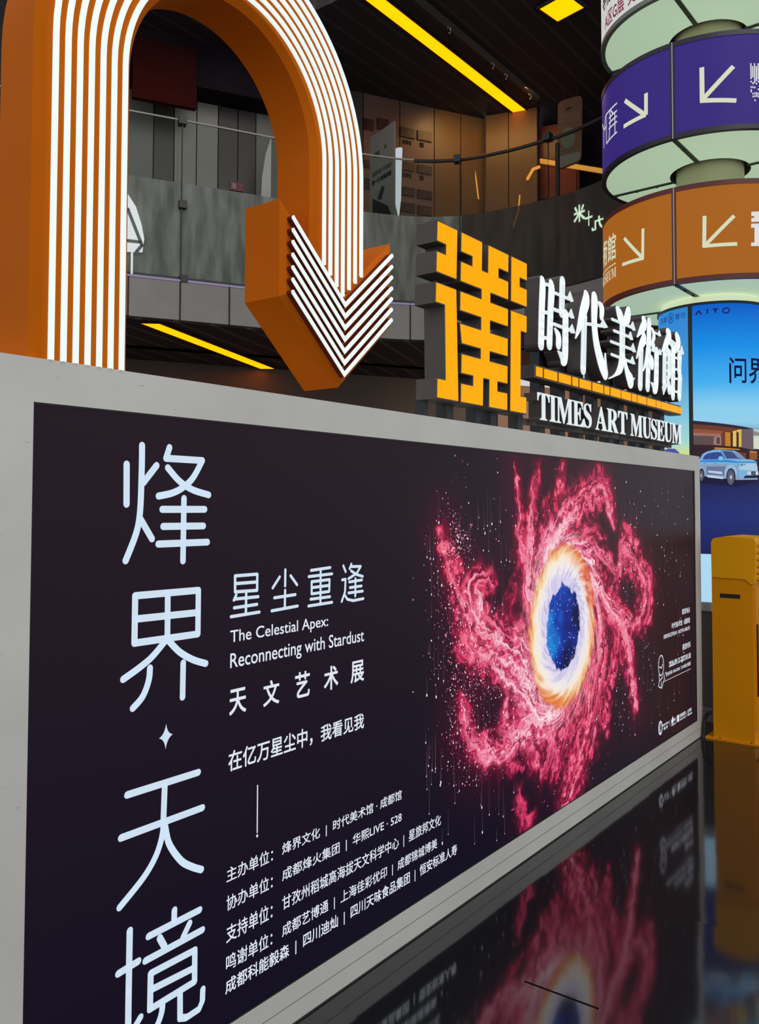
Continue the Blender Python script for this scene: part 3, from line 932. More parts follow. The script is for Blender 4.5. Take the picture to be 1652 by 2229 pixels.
def fbm(x, z, f, seed, octv=5):
    s, amp, tot = 0, 1.0, 0
    for k in range(octv):
        s = s + amp * vnoise(x, z, f * 2 ** k, seed + k); tot += amp; amp *= 0.55
    return s / tot


xs = np.concatenate([np.linspace(PX0, 2.45, 50)[:-1], np.linspace(2.45, 3.0, 120)[:-1], np.linspace(3.0, 4.95, 520)[:-1], np.linspace(4.95, PX1, 60)])
zs_ = np.linspace(PZ0, PZ1, 560)
GX, GZ = np.meshgrid(xs, zs_, indexing='ij')


def seg_dist(X, Z, P):
    best = np.full(X.shape, 1e9); par = np.zeros(X.shape); sd = np.zeros(X.shape)
    L = [0.0]
    for i in range(len(P) - 1):
        L.append(L[-1] + math.hypot(P[i + 1][0] - P[i][0], P[i + 1][1] - P[i][1]))
    for i in range(len(P) - 1):
        ax, az = P[i]; bx, bz = P[i + 1]
        dx, dz = bx - ax, bz - az
        l2 = dx * dx + dz * dz + 1e-12
        t = np.clip(((X - ax) * dx + (Z - az) * dz) / l2, 0, 1)
        ex, ez = X - ax - t * dx, Z - az - t * dz
        d = np.hypot(ex, ez)
        k = d < best
        best = np.where(k, d, best); par = np.where(k, L[i] + t * (L[i + 1] - L[i]), par); sd = np.where(k, np.sign(dx * ez - dz * ex) * d, sd)
    return best, par, sd, L[-1]


WX = GX + 0.09 * (fbm(GX, GZ, 5, 3) - 0.5) + 0.055 * (fbm(GX, GZ, 20, 23, 3) - 0.5)
WZ = GZ + 0.09 * (fbm(GX, GZ, 5, 13) - 0.5) + 0.065 * (fbm(GX, GZ, 20, 33, 3) - 0.5)
# arms of the galaxy: path (read on the print), start and end width, strength, whiteness
ARMS = [
    ([(1180, 1420), (1164, 1330), (1152, 1230), (1140, 1150), (1132, 1080), (1125, 1000)], 0.10, 0.022, 0.95, 0.35),
    ([(1172, 1400), (1162, 1300), (1160, 1200), (1165, 1110), (1172, 1040), (1180, 1002)], 0.07, 0.05, 0.95, 0.45),
    ([(1170, 1330), (1180, 1230), (1200, 1140), (1216, 1070), (1230, 1008)], 0.08, 0.05, 0.85, 0.05),
    ([(1185, 1240), (1215, 1160), (1250, 1110), (1290, 1075), (1318, 1062), (1336, 1130)], 0.10, 0.09, 0.95, 0.35),
    ([(1172, 1350), (1190, 1240), (1225, 1150), (1262, 1105)], 0.05, 0.03, 0.9, 0.75),
    ([(1215, 1215), (1262, 1165), (1300, 1160), (1318, 1170)], 0.10, 0.05, 0.7, 0.2),
    ([(1235, 1190), (1275, 1185), (1320, 1215), (1350, 1250), (1352, 1215), (1366, 1200)], 0.05, 0.05, 0.8, 0.5),
    ([(1366, 1200), (1395, 1245), (1412, 1290), (1400, 1335), (1380, 1360)], 0.10, 0.12, 0.85, 0.2),
    ([(1240, 1200), (1290, 1235), (1325, 1300), (1350, 1345), (1376, 1355)], 0.06, 0.10, 1.0, 0.7),
    ([(1292, 1260), (1335, 1330), (1362, 1400), (1380, 1470), (1388, 1545)], 0.09, 0.07, 0.9, 0.2),
    ([(1300, 1310), (1340, 1380), (1332, 1440), (1322, 1500), (1328, 1585)], 0.10, 0.06, 0.7, 0.1),
    ([(1303, 1350), (1306, 1430), (1296, 1510), (1280, 1600), (1262, 1680), (1230, 1745)], 0.07, 0.15, 0.85, 0.35),
    ([(1290, 1480), (1285, 1560), (1262, 1640), (1250, 1710)], 0.09, 0.09, 0.85, 0.1),
    ([(1270, 1540), (1240, 1600), (1222, 1660), (1205, 1700)], 0.12, 0.06, 0.75, 0.1),
    ([(1165, 1500), (1128, 1440), (1082, 1400), (1040, 1360), (1010, 1300), (988, 1240), (968, 1165)], 0.14, 0.05, 1.0, 0.55),
    ([(1050, 1330), (1035, 1280), (1060, 1262), (1078, 1266)], 0.08, 0.05, 0.85, 0.45),
    ([(1130, 1430), (1075, 1420), (1020, 1390), (1000, 1350)], 0.12, 0.10, 0.8, 0.25),
    ([(1218, 1548), (1170, 1535), (1125, 1495), (1090, 1450), (1060, 1415)], 0.05, 0.08, 1.05, 0.8),
    ([(1215, 1560), (1175, 1580), (1140, 1600), (1095, 1635), (1050, 1630), (1020, 1590), (1004, 1535)], 0.10, 0.07, 1.0, 0.5),
    ([(1150, 1590), (1120, 1580), (1095, 1560), (1105, 1530)], 0.08, 0.05, 0.8, 0.35),
    ([(1170, 1590), (1165, 1640), (1178, 1685)], 0.13, 0.05, 0.75, 0.15),
    ([(1205, 1580), (1200, 1640), (1182, 1690)], 0.10, 0.06, 0.8, 0.25),
    ([(1128, 1735), (1140, 1775), (1158, 1792), (1165, 1775)], 0.03, 0.06, 0.6, 0.1),
    ([(1110, 1655), (1128, 1680), (1138, 1685)], 0.05, 0.03, 0.5, 0.1),
    ([(1140, 1420), (1122, 1380), (1118, 1320), (1130, 1270)], 0.10, 0.08, 0.5, 0.0),
]
T = np.zeros_like(GX); Wh = np.zeros_like(GX); Gl = np.zeros_like(GX); Sm = np.zeros_like(GX)
brk = fbm(GX, GZ, 26, 77, 5)
for k, (pts, w0, w1, amp, wh) in enumerate(ARMS):
    P = smooth_path([PW.at(p) for p in pts], 4)
    d, s, sd, Ltot = seg_dist(WX, WZ, P)
    u = s / Ltot
    wd = 1.08 * (w0 + (w1 - w0) * u) * (1 - 0.6 * u ** 4) * (0.7 + 0.75 * vnoise(s, s * 0, 9, 50 + k))
    q = d / wd
    st = fbm(s * 0.06 + 0.035 * brk, sd + 0.012 * brk + k * 1.7, 30, 100 + k, 3)
    fine = fbm(s * 0.04 + 0.02 * brk, sd + 0.008 * brk + k * 0.9, 80, 200 + k, 2)
    fil = np.clip(1 - np.abs(2 * st - 1) * 2.6, 0, 1) ** 1.8 + 0.7 * np.clip(1 - np.abs(2 * fine - 1) * 3.0, 0, 1) ** 2
    env = np.exp(-np.clip(q, 0, 6) ** 2.6)
    rim_ = np.exp(-((q - 0.9) / 0.25) ** 2) * np.clip(brk * 3.2 - 1.3, 0, 1)
    fil = fil * np.clip(1.25 - 0.9 * q * (1.2 - brk), 0, 1)
    T = np.maximum(T, amp * env * (0.34 + 0.62 * fil) + 0.30 * amp * rim_)
    Wh = np.maximum(Wh, wh * np.exp(-np.clip(q, 0, 6) ** 2) * np.clip(fil, 0, 1) ** 1.6 * (1.25 - 0.85 * u))
    Sm = np.maximum(Sm, amp * np.exp(-np.clip(d / (wd * 1.12 + 0.012), 0, 6) ** 2))
    Gl = np.maximum(Gl, amp * np.exp(-(d / (wd * 1.1 + 0.16)) ** 2))
holes = np.clip((brk - 0.36) * 4.2, 0, 1)
T = 1.38 * T * (0.30 + 0.70 * np.clip(holes + 2 * Wh, 0, 1))


def ramp(t, stops):
    ps = [q[0] for q in stops]
    return np.stack([np.interp(t, ps, [lin(q[1])[c] for q in stops]) for c in range(3)], -1)


low = np.clip((GZ - PZ0) / (PZ1 - PZ0), 0, 1)[..., None]
rgt = np.clip((GX - 3.6) / 1.6, 0, 1)[..., None]
base = np.array(lin((16, 12, 30))) * (1 - low) + np.array(lin((36, 24, 33))) * low
base = base * (1 - 0.6 * rgt) + 0.6 * rgt * np.array(lin((46, 27, 33)))
colr = base + (Gl[..., None] ** 2 * 0.46) * (np.array(lin((84, 10, 42))) - base)
smk = np.clip(Sm ** 1.2 * (0.10 + 1.5 * fbm(GX, GZ, 9, 91, 5)) - 0.06, 0, 1)[..., None]
colr = colr * (1 - 0.92 * smk) + 0.92 * smk * np.array(lin((132, 14, 52)))
body = ramp(T, [(0, (110, 10, 46)), (0.25, (150, 20, 66)), (0.5, (198, 40, 88)), (0.75, (228, 76, 118)), (1.0, (240, 126, 156)), (1.4, (250, 186, 202))])
al = np.clip(T * 2.1 - 0.12, 0, 1)[..., None]
colr = colr * (1 - al) + body * al
red = np.clip((fbm(GX, GZ, 3.5, 131, 2) - 0.5) * 5, 0, 1)[..., None] * al * (1 - np.clip(Wh * 2, 0, 1)[..., None])
colr = colr * (1 - 0.5 * red) + 0.5 * red * colr * np.array([1.05, 0.62, 0.55])
wv = np.clip(Wh * 1.55, 0, 1)[..., None]
colr = colr + (ramp(wv[..., 0], [(0, (236, 70, 116)), (0.35, (246, 130, 162)), (0.7, (252, 200, 216)), (1, (255, 234, 240))]) - colr) * np.clip(wv * 1.3, 0, 1)
# the burning ring and blue heart
cx, cz = 3.672, 0.938
ax_, az_ = GX - cx, GZ - cz
tilt = math.radians(6)
ex = ax_ * math.cos(tilt) - az_ * math.sin(tilt); ez = ax_ * math.sin(tilt) + az_ * math.cos(tilt)
th = np.arctan2(ez, ex)
rad = np.hypot(ex / 0.345, ez / 0.372)
thw = th + 1.6 * rad
mot = fbm(np.cos(thw) * 1.3 + 3, np.sin(thw) * 1.3 + rad * 1.2, 7, 61, 5)
rr_ = rad + 0.14 * (mot - 0.5) + 0.09 * (fbm(GX, GZ, 42, 71, 4) - 0.5)
swl = fbm(np.cos(th + 2.2 * rad) * 2.6, np.sin(th + 2.2 * rad) * 2.6 + rad * 3, 6, 81, 5)
disk = np.clip((1.05 - rr_) / 0.06, 0, 1)[..., None]
ringc = ramp(rr_, [(0.58, (226, 218, 246)), (0.72, (246, 240, 248)), (0.84, (255, 238, 214)), (0.90, (250, 208, 150)), (0.97, (236, 142, 80)), (1.04, (206, 62, 60))])
lum = np.clip((swl - 0.42) * 3.2, 0, 1)[..., None] * np.clip((rr_ - 0.6) * 4, 0, 1)[..., None]
ringc = ringc + (np.array(lin((255, 246, 226))) - ringc) * lum * 0.75
hot = np.clip(np.cos(th - 0.62), 0, 1)[..., None] ** 4 * np.clip((rr_ - 0.74) / 0.1, 0, 1)[..., None] * np.clip(0.4 + 1.6 * (mot[..., None] - 0.3), 0, 1)
ringc = ringc * (1 - hot) + hot * np.array(lin((222, 58, 26)))
hot2 = np.clip(np.cos(th + 1.75), 0, 1)[..., None] ** 6 * np.clip((rr_ - 0.80) / 0.1, 0, 1)[..., None] * np.clip(0.2 + 2.0 * (mot[..., None] - 0.35), 0, 1)
ringc = ringc * (1 - hot2) + hot2 * np.array(lin((232, 128, 48)))
lav = np.clip((0.80 - rr_) / 0.15, 0, 1)[..., None] * np.clip((0.52 - swl) * 6, 0, 1)[..., None]
ringc = ringc * (1 - lav * 0.6) + lav * 0.6 * np.array(lin((168, 160, 214)))
colr = colr * (1 - disk) + ringc * disk
hx, hz = GX - 3.667, GZ - 0.932
drip = 0.30 * (fbm(GX, GZ * 0.35, 26, 41, 4) - 0.5) * (0.4 + 0.6 * np.clip(hz / 0.15, 0, 1))
hr = np.hypot(hx / 0.186, hz / 0.205) + drip + 0.16 * (fbm(GX, GZ, 34, 42, 4) - 0.5)
heart = np.clip((0.96 - hr) / 0.05, 0, 1)[..., None]
blue = ramp(np.clip(fbm(GX, GZ, 9, 43) + 0.42 * np.clip(-hx / 0.19 + 0.3 * hz / .2, -1, 1), 0, 1), [(0.15, (8, 16, 70)), (0.4, (12, 36, 134)), (0.62, (14, 62, 172)), (0.9, (24, 134, 220))])
colr = colr * (1 - heart) + blue * heart
halo = np.exp(-((rad - 1.10) / 0.13) ** 2)[..., None] * np.clip((fbm(np.cos(th + 2.5 * rad) * 3, np.sin(th + 2.5 * rad) * 3 + rad, 6, 55, 5)[..., None] - 0.44) * 5, 0, 1) * (1 - disk) * smk
colr = colr + (np.array(lin((255, 206, 220))) - colr) * np.clip(halo * 0.8, 0, 1)
colr = np.clip(colr, 0, 1)

nx_, nz_ = GX.shape
vs = np.stack([GX, np.full_like(GX, 0.0), GZ], -1).reshape(-1, 3).astype(np.float32)
org = np.array(box['_org'][:])
vs = (vs - org + np.array([0, 0.008, 0])).astype(np.float32)
ii, jj = np.meshgrid(np.arange(nx_ - 1), np.arange(nz_ - 1), indexing='ij')
q0_ = (ii * nz_ + jj).ravel()
fc = np.stack([q0_, q0_ + nz_, q0_ + nz_ + 1, q0_ + 1], -1).astype(np.int32)
me = bpy.data.meshes.new('poster_print')
me.vertices.add(len(vs)); me.vertices.foreach_set('co', vs.ravel())
me.loops.add(fc.size); me.loops.foreach_set('vertex_index', fc.ravel())
me.polygons.add(len(fc)); me.polygons.foreach_set('loop_start', np.arange(0, fc.size, 4, dtype=np.int32)); me.polygons.foreach_set('loop_total', np.full(len(fc), 4, np.int32))
me.update(calc_edges=True)
at = me.color_attributes.new('print', 'FLOAT_COLOR', 'POINT')
at.data.foreach_set('color', np.concatenate([colr.reshape(-1, 3), np.ones((nx_ * nz_, 1))], -1).astype(np.float32).ravel())
pm = mat('backlit_print', (0.004, 0.003, 0.005), 0.35, 0, 0.06)
N, L, b = nt(pm)
ca = N.new('ShaderNodeVertexColor'); ca.layer_name = 'print'
L.new(ca.outputs['Color'], b.inputs['Emission Color']); b.inputs['Emission Strength'].default_value = 0.92
me.materials.append(pm)
link('poster_print', me, box)

# stars, rain streaks and specks of the print
g = MB()
IO = -0.0072
ms_w, ms_p, ms_s = glow('print_star', (240, 232, 240), 0.9), glow('print_speck', (232, 120, 150), 0.9), glow('print_streak', (120, 84, 104), 0.8)
def inside(x, z): return PX0 + .03 < x < PX1 - .03 and PZ0 + .03 < z < PZ1 - .03
R = random.Random(5)
for k in range(300):
    if k % 2:
        px, py = R.uniform(930, 1130), R.uniform(1120, 1860)
    else:
        px, py = R.uniform(1290, 1500), R.uniform(1040, 1600)
    x, z = PW.at((px, py))
    if not inside(x, z) or math.hypot(x - 3.67, z - .94) < 0.55:
        continue
    l = R.uniform(0.03, 0.16); r_ = R.choice([0.0018, 0.0022, 0.003, 0.0042])
    if z + l < PZ1 - .03:
        g.poly(PW, [(x - .0009, z), (x + .0009, z), (x + .0003, z + l), (x - .0003, z + l)], IO, 2)
    g.poly(PW, [(x + r_ * math.cos(q), z + 1.5 * r_ * math.sin(q)) for q in [n_ * math.pi / 3 for n_ in range(6)]], IO + .0001, 0)
for k in range(2000):
    c0 = R.choice([((985, 1215), 28, 90), ((985, 1290), 24, 70), ((1010, 1380), 30, 60), ((1030, 1480), 30, 40), ((1005, 1555), 22, 60), ((1040, 1640), 30, 34), ((1330, 1460), 26, 60), ((1395, 1280), 16, 60),
                   ((1180, 1180), 50, 80), ((1100, 1560), 70, 60), ((1240, 1640), 40, 70), ((1000, 1180), 16, 26), ((1120, 1500), 40, 60)])
    px, py = R.gauss(c0[0][0], c0[1]), R.gauss(c0[0][1], c0[2])
    x, z = PW.at((px, py))
    if not inside(x, z) or math.hypot(x - 3.67, z - .94) < 0.37:
        continue
    r_ = R.choice([0.0012, 0.0016, 0.002, 0.0026, 0.0038])
    g.poly(PW, [(x + r_ * math.cos(q), z + r_ * math.sin(q)) for q in [n_ * math.pi / 3 for n_ in range(6)]], IO + .0002, 0 if R.random() < .25 else 1)
for k in range(110):
    a_, r_ = R.uniform(0, 6.283), 0.19 * math.sqrt(R.uniform(0.1, 1.15))
    x, z = 3.667 + r_ * math.cos(a_), .932 + r_ * 1.04 * math.sin(a_)
    e_ = R.choice([0.0014, 0.002, 0.003])
    g.poly(PW, [(x + e_ * math.cos(q), z + e_ * math.sin(q)) for q in [n_ * math.pi / 3 for n_ in range(6)]], IO + .0002, 0)
so = g.build('star_print', [ms_w, ms_p, ms_s], box)
so['kind'] = 'stuff'

# the big headline, brush drawn with round ends
TO = -0.0070
WD = 0.0178
kA, kB = 906 / 260.0, 900 / 270.0
def hl(o, k, pts, curve=False):
    P = [PW.at(p) for p in crop(o[0], o[1], k, pts)]
    return smooth_path(P, 6) if curve else P
heads = {
 'first': ((240, 940), kA, [
    ([(138, 245), (137, 548)], 0), ([(255, 102), (252, 300), (240, 600), (210, 770), (130, 978)], 1), ([(365, 255), (265, 385)], 0), ([(245, 665), (330, 812)], 0),
    ([(463, 118), (437, 200), (712, 217)], 0), ([(712, 217), (640, 350), (560, 425), (480, 465), (380, 487)], 1), ([(450, 272), (540, 375), (640, 440), (760, 478)], 1),
    ([(573, 505), (565, 980)], 0), ([(408, 588), (730, 588)], 0), ([(415, 718), (720, 714)], 0), ([(378, 852), (750, 837)], 0)]),
 'second': ((240, 940), kA, [
    ([(203, 1245), (682, 1203), (678, 1535), (197, 1605), (203, 1245)], 0), ([(205, 1422), (680, 1372)], 0), ([(450, 1225), (447, 1570)], 0),
    ([(430, 1590), (330, 1710), (230, 1795), (112, 1880)], 1), ([(460, 1590), (540, 1672), (640, 1730), (738, 1760)], 1), ([(315, 1795), (305, 1890), (260, 2010), (185, 2100)], 1), ([(567, 1755), (562, 2015)], 0)]),
 'third': ((230, 1560), kB, [
    ([(170, 572), (685, 408)], 0), ([(125, 885), (715, 665)], 0), ([(442, 500), (432, 760)], 0), ([(432, 760), (425, 860), (380, 1010), (290, 1170), (115, 1390)], 1), ([(445, 800), (475, 930), (560, 1050), (640, 1095), (708, 1115)], 1)]),
 'fourth': ((230, 1560), kB, [
    ([(188, 1560), (180, 2000), (174, 2420)], 0), ([(105, 1872), (250, 1782)], 0), ([(512, 1410), (510, 1480)], 0), ([(325, 1600), (695, 1408)], 0), ([(405, 1612), (440, 1675)], 0), ([(622, 1505), (575, 1605)], 0),
    ([(302, 1778), (715, 1553)], 0), ([(340, 1870), (660, 1700), (658, 1930), (335, 2130), (340, 1870)], 0), ([(350, 1985), (650, 1832)], 0), ([(425, 2085), (420, 2150), (390, 2240), (330, 2340)], 1),
    ([(553, 2010), (553, 2195), (600, 2190), (690, 2130), (715, 2070), (718, 1985)], 0), ([(120, 2440), (265, 2190)], 0)]),
}
for nme, (o_, k_, sts) in heads.items():
    g = MB()
    for i, (pts, cv) in enumerate(sts):
        g.stroke(PW, hl(o_, k_, pts, cv), WD, TO)
    g.build('headline_character', M['ink_white'], box)
g = MB()
sp = [PW.at(p) for p in crop(230, 1560, kB, [(452, 55), (500, 130), (448, 240), (400, 162)])]
cc_ = (sum(q[0] for q in sp) / 4, sum(q[1] for q in sp) / 4)
star = []
for i in range(4):
    a, c = sp[i], sp[(i + 1) % 4]
    for k in range(6):
        u = k / 6
        mid = (cc_[0] + 0.18 * (a[0] + c[0] - 2 * cc_[0]), cc_[1] + 0.18 * (a[1] + c[1] - 2 * cc_[1]))
        star.append(((1 - u) ** 2 * a[0] + 2 * u * (1 - u) * mid[0] + u * u * c[0], (1 - u) ** 2 * a[1] + 2 * u * (1 - u) * mid[1] + u * u * c[1]))
g.poly(PW, star, TO)
g.build('star_mark', M['ink_white'], box)

# the smaller rounded title
kT = 1652 / 420.0
title = [
    [[(140, 212), (330, 197), (328, 336), (140, 349), (140, 212)], [(145, 278), (325, 264)], [(150, 375), (130, 420)], [(142, 410), (338, 390)], [(132, 486), (328, 456)], [(105, 562), (348, 522)], [(235, 365), (232, 540)]],
    [[(570, 160), (568, 298)], [(522, 220), (462, 315)], [(615, 210), (670, 288)], [(568, 335), (565, 488)], [(476, 400), (656, 372)], [(453, 512), (675, 470)]],
    [[(790, 165), (955, 140)], [(770, 218), (970, 194)], [(795, 262), (948, 243), (945, 345), (795, 366), (795, 262)], [(795, 313), (945, 293)], [(872, 155), (870, 455)], [(786, 412), (952, 390)], [(768, 470), (970, 438)]],
    [[(1135, 110), (1120, 150)], [(1128, 132), (1215, 130), (1180, 190), (1110, 236)], [(1132, 168), (1180, 200), (1232, 216)], [(1170, 235), (1168, 385)], [(1116, 264), (1226, 246)], [(1122, 312), (1222, 298)], [(1110, 358), (1232, 342)],
     [(1066, 125), (1086, 176)], [(1056, 246), (1085, 240), (1080, 350), (1052, 432)], [(1078, 375), (1100, 412), (1150, 424), (1238, 406)]],
]
for ch in title:
    g = MB()
    for st in ch:
        g.stroke(PW, [PW.at(p) for p in crop(480, 1200, kT, st)], 0.0090, TO, seg=10)
    g.build('title_character', M['ink_white'], box)


def line(name, body, pl, pr_, zt, zb_, bold=0.012, mt=None):
    """One printed line: left and right ends, top and bottom, all read on the print."""
    s0, s1 = PW.at(pl)[0], PW.at(pr_)[0]
    z1, z0 = PW.at(zt)[1], PW.at(zb_)[1]
    vs_, fs_ = type_2d(body, s0, s1, z0, z1, bold)
    ext = sorted((min(vs_[i][0] for i in f), max(vs_[i][0] for i in f)) for f in fs_)
    lim, hi_ = [], ext[0][1]
    gap = (0.34 if '|' in body else 9) * (z1 - z0)
    for a, c in ext:
        if a - hi_ > gap:
            lim.append((a + hi_) / 2)
        hi_ = max(hi_, c)
    for k in range(len(lim) + 1):
        lo_, up_ = (lim[k - 1] if k else -9), (lim[k] if k < len(lim) else 99)
        g = MB(); ff = [f for f in fs_ if lo_ < vs_[f[0]][0] < up_]
        use = sorted({i for f in ff for i in f}); ix = {i: j for j, i in enumerate(use)}
        g.add([PW.w(vs_[i][0], vs_[i][1], TO) for i in use], [tuple(ix[i] for i in f) for f in ff])
        g.build(name, mt or M['ink_white2'], box)


line('english_title', 'The Celestial Apex:', (505, 1390), (718, 1360), (506, 1373), (522, 1405), 0.006)
line('english_title', 'Reconnecting with Stardust', (505, 1440), (796, 1390), (506, 1423), (665, 1432), 0.006)
for ch, l_, r_, t_, b_ in (('天', (503, 1530), (540, 1525), (522, 1499), (504, 1559)), ('文', (577, 1510), (612, 1500), (596, 1481), (578, 1540)), ('艺', (646, 1490), (678, 1485), (660, 1463), (660, 1519)),
                           ('术', (709, 1480), (740, 1470), (725, 1450), (725, 1502)), ('展', (767, 1465), (796, 1460), (784, 1438), (768, 1489))):
    line('subtitle_character', ch, l_, r_, t_, b_, 0.016)
line('motto_line', '在亿万星尘中，', (501, 1660), (684, 1610), (512, 1634), (506, 1682), 0.014)
line('motto_line', '我看见我', (702, 1600), (796, 1570), (795, 1552), (704, 1616), 0.014)
g = MB(); a, c = PW.at((564.5, 1711)), PW.at((562.5, 1814))
g.stroke(PW, [a, (a[0], c[1])], 0.0042, TO); zz = PW.at((562, 1822))[1]; g.stroke(PW, [(a[0], zz), (a[0], zz + .001)], 0.0075, TO)
g.build('divider_mark', M['ink_white2'], box)
rowsx = [('主办单位：', '烽界文化  |  时代美术馆 · 成都馆', (497, 1908), (877.8, 1733), (618, 1850), (497, 1892), (497, 1924)),
         ('协办单位：', '成都烽火集团  |  华熙LIVE · 528', (497, 1969), (877.8, 1780), (618, 1908), (497, 1953), (497, 1986)),
         ('支持单位：', '甘孜州稻城高海拔天文科学中心  |  星旅邦文化', (496.5, 2037), (963, 1788), (618, 1968), (496, 2018), (496, 2056)),
         ('鸣谢单位：', '成都艺博通  |  上海佳彩优印  |  成都锦城博美', (496, 2100), (955, 1841), (618, 2032), (496, 2083), (496, 2118))]
for lab, body, pl, pr_, pm_, zt, zb_ in rowsx:
    line('credit_line', lab, pl, (598, 1850), zt, zb_, 0.009)
    line('credit_line', body, pm_, pr_, zt, zb_, 0.009)
line('credit_line', '成都科能毅森  |  四川迪灿  |  四川天味食品集团  |  恒安标准人寿', (494.5, 2154), (998, 1854), (494.5, 2135), (494.5, 2173), 0.012)
# venue, dates and partner marks at the far end
line('venue_line', '展览地点', (1487, 1331), (1504, 1327), (1504, 1321), (1504, 1333), 0.01)
line('venue_line', '时代美术馆 · 成都馆', (1464.8, 1362), (1504, 1349), (1504, 1343.5), (1504, 1355.5), 0.01)
line('venue_line', '（成都市锦江区华熙LIVE · 528艺术中心4楼G2号）', (1447, 1386), (1504, 1366), (1504, 1361.8), (1504, 1371), 0.01)
line('date_line', '展览时间', (1488, 1408), (1505, 1402), (1505, 1396), (1505, 1409), 0.01)
line('date_line', '2026.09.12-2027.01.03', (1458.7, 1445), (1505.7, 1426), (1505.7, 1420.5), (1505.7, 1432), 0.02)
line('date_line', '营业时间 10:00-20:00（19:30停止检票）', (1451.9, 1467), (1505.7, 1443), (1505.7, 1439.5), (1505.7, 1448), 0.01)
g = MB()
a, c = PW.at((1445.8, 1485)), PW.at((1505.7, 1456)); g.stroke(PW, [a, (c[0], a[1])], 0.003, TO)
cc_ = PW.at((1441.5, 1449)); el = [(cc_[0] + .044 * math.cos(k * math.pi / 12), cc_[1] + .058 * math.sin(k * math.pi / 12)) for k in range(25)]
g.stroke(PW, el, 0.007, TO, seg=8)
for st in ([(1438, 1452), (1442, 1455), (1445, 1447)], [(1437, 1470), (1438, 1480), (1436, 1494), (1439, 1497)], [(1447, 1466), (1449, 1477), (1446, 1487), (1443, 1498), (1440, 1497)], [(1439, 1482), (1445, 1474)], [(1442, 1494), (1442, 1484)]):
    g.stroke(PW, [PW.at(p) for p in st], 0.007, TO, seg=8)
g.build('date_ornament', M['ink_white2'], box)
g = MB()
cc_ = PW.at((1440, 1585)); el = [(cc_[0] + .028 * math.cos(k * math.pi / 12), cc_[1] + .036 * math.sin(k * math.pi / 12)) for k in range(25)]
g.stroke(PW, el, 0.010, TO, seg=8); g.stroke(PW, [(cc_[0], cc_[1] + .03), (cc_[0] - .01, cc_[1]), (cc_[0], cc_[1] - .03)], 0.008, TO, seg=8)
def mini(body, x0, x1, py0, py1, bold=0.02):
    xm = (x0 + x1) / 2
    s0, s1 = PW.at((x0, py0))[0], PW.at((x1, py0))[0]
    z1, z0 = PW.at((xm, py0))[1], PW.at((xm, py1))[1]
    write(g, PW, body, s0, s1, z0, z1, TO, bold)
mini('FENGJIE WENHUA', 1444, 1458.5, 1574, 1580); mini('烽 界', 1447, 1456, 1581, 1588)
for px, y0, y1 in ((1460.5, 1568, 1580), (1474.5, 1561, 1573), (1496.5, 1550, 1561)):
    a, c = PW.at((px, y0)), PW.at((px, y1)); g.stroke(PW, [a, c], 0.003, TO, seg=6)
g.poly(PW, [PW.at(p) for p in ((1467, 1559), (1469, 1566), (1468, 1574), (1464.5, 1577), (1463.5, 1570))], TO)
mini('烽火', 1468, 1473, 1563, 1570); mini('GROUP', 1464, 1473.5, 1575, 1579)
g.poly(PW, [PW.at(p) for p in ((1476, 1558), (1480.5, 1555.5), (1481, 1570), (1476.5, 1573))], TO)
mini('时代美术馆', 1482, 1494.5, 1551, 1560); mini('TIMES ART MUSEUM', 1482, 1494.5, 1562, 1566)
mini('LIVE', 1499, 1507.5, 1543, 1550); mini('华熙·528', 1498.5, 1508.5, 1552, 1557)
g.build('partner_marks', M['ink_white2'], box)

# ------------------------------------------------------------------ orange arrow arch with neon strips
arch = thing('arrow_arch_sign', 'giant orange arch ending in a down arrow, outlined with parallel white neon strips', 'neon sign', (1.13, 0.08, BZ))
AD = 0.155
acx, asz = 1.607, 2.56                          # centre of the arch and spring line
ri, ro = 0.355, 0.60
xl, xr = acx - ro, acx + ri                     # outer left, inner right ...
DZ = BZ


def arc(cx_, cz_, r, a0, a1, n):
    return [(cx_ + r * math.cos(a0 + (a1 - a0) * k / n), cz_ + r * math.sin(a0 + (a1 - a0) * k / n)) for k in range(n + 1)]


LXo, LXi = 1.003, 1.257                         # left leg, outer and inner edge
RXi, RXo = 1.915, 2.177                         # right leg
cxa = (LXi + RXi) / 2; rin = (RXi - LXi) / 2
cxo = (LXo + RXo) / 2; rout = (RXo - LXo) / 2
headL, headR, headT, headM, tipz, tipx = 1.778, 2.318, 2.395, 2.107, 1.868, 2.046
notchz = 2.155                                  # bottom of the V between the wings
zl = notchz + (headT - notchz) * (RXi - tipx) / (headL - tipx)
zr = notchz + (headT - notchz) * (RXo - tipx) / (headR - tipx)
N_ = 40
outer = [(LXo, BZ)] + [(LXo, asz)] + arc(cxo, asz, rout, math.pi, 0, N_)[1:] + [(RXo, notchz + .02)]
inner = [(LXi, BZ)] + [(LXi, asz)] + arc(cxa, asz, rin, math.pi, 0, N_)[1:] + [(RXi, notchz + .02)]
def leg_body(o0, o1, inset, bev):
    """Box section along the arch: back flat, front edges bevelled."""
    g = MB()
    n = len(outer)
    vs = []
    for (ox, oz), (ix, iz) in zip(outer, inner):
        d = np.array([ix - ox, iz - oz]); L_ = np.linalg.norm(d); d /= L_
        A = np.array([ox, oz]); B = np.array([ix, iz])
        prof = [(A, o0), (A, o1 - bev), (A + d * bev * 1.2, o1), (B - d * bev * 1.2, o1), (B, o1 - bev), (B, o0)]
        vs += [PW.w(q[0], q[1], o) for q, o in prof]
    fs = []
    for i in range(n - 1):
        for k in range(6):
            a, c = i * 6 + k, i * 6 + (k + 1) % 6
            fs.append((a, c, c + 6, a + 6))
    fs += [tuple(range(6)), tuple(range((n - 1) * 6, n * 6))[::-1]]
    g.add(vs, fs)
    return g
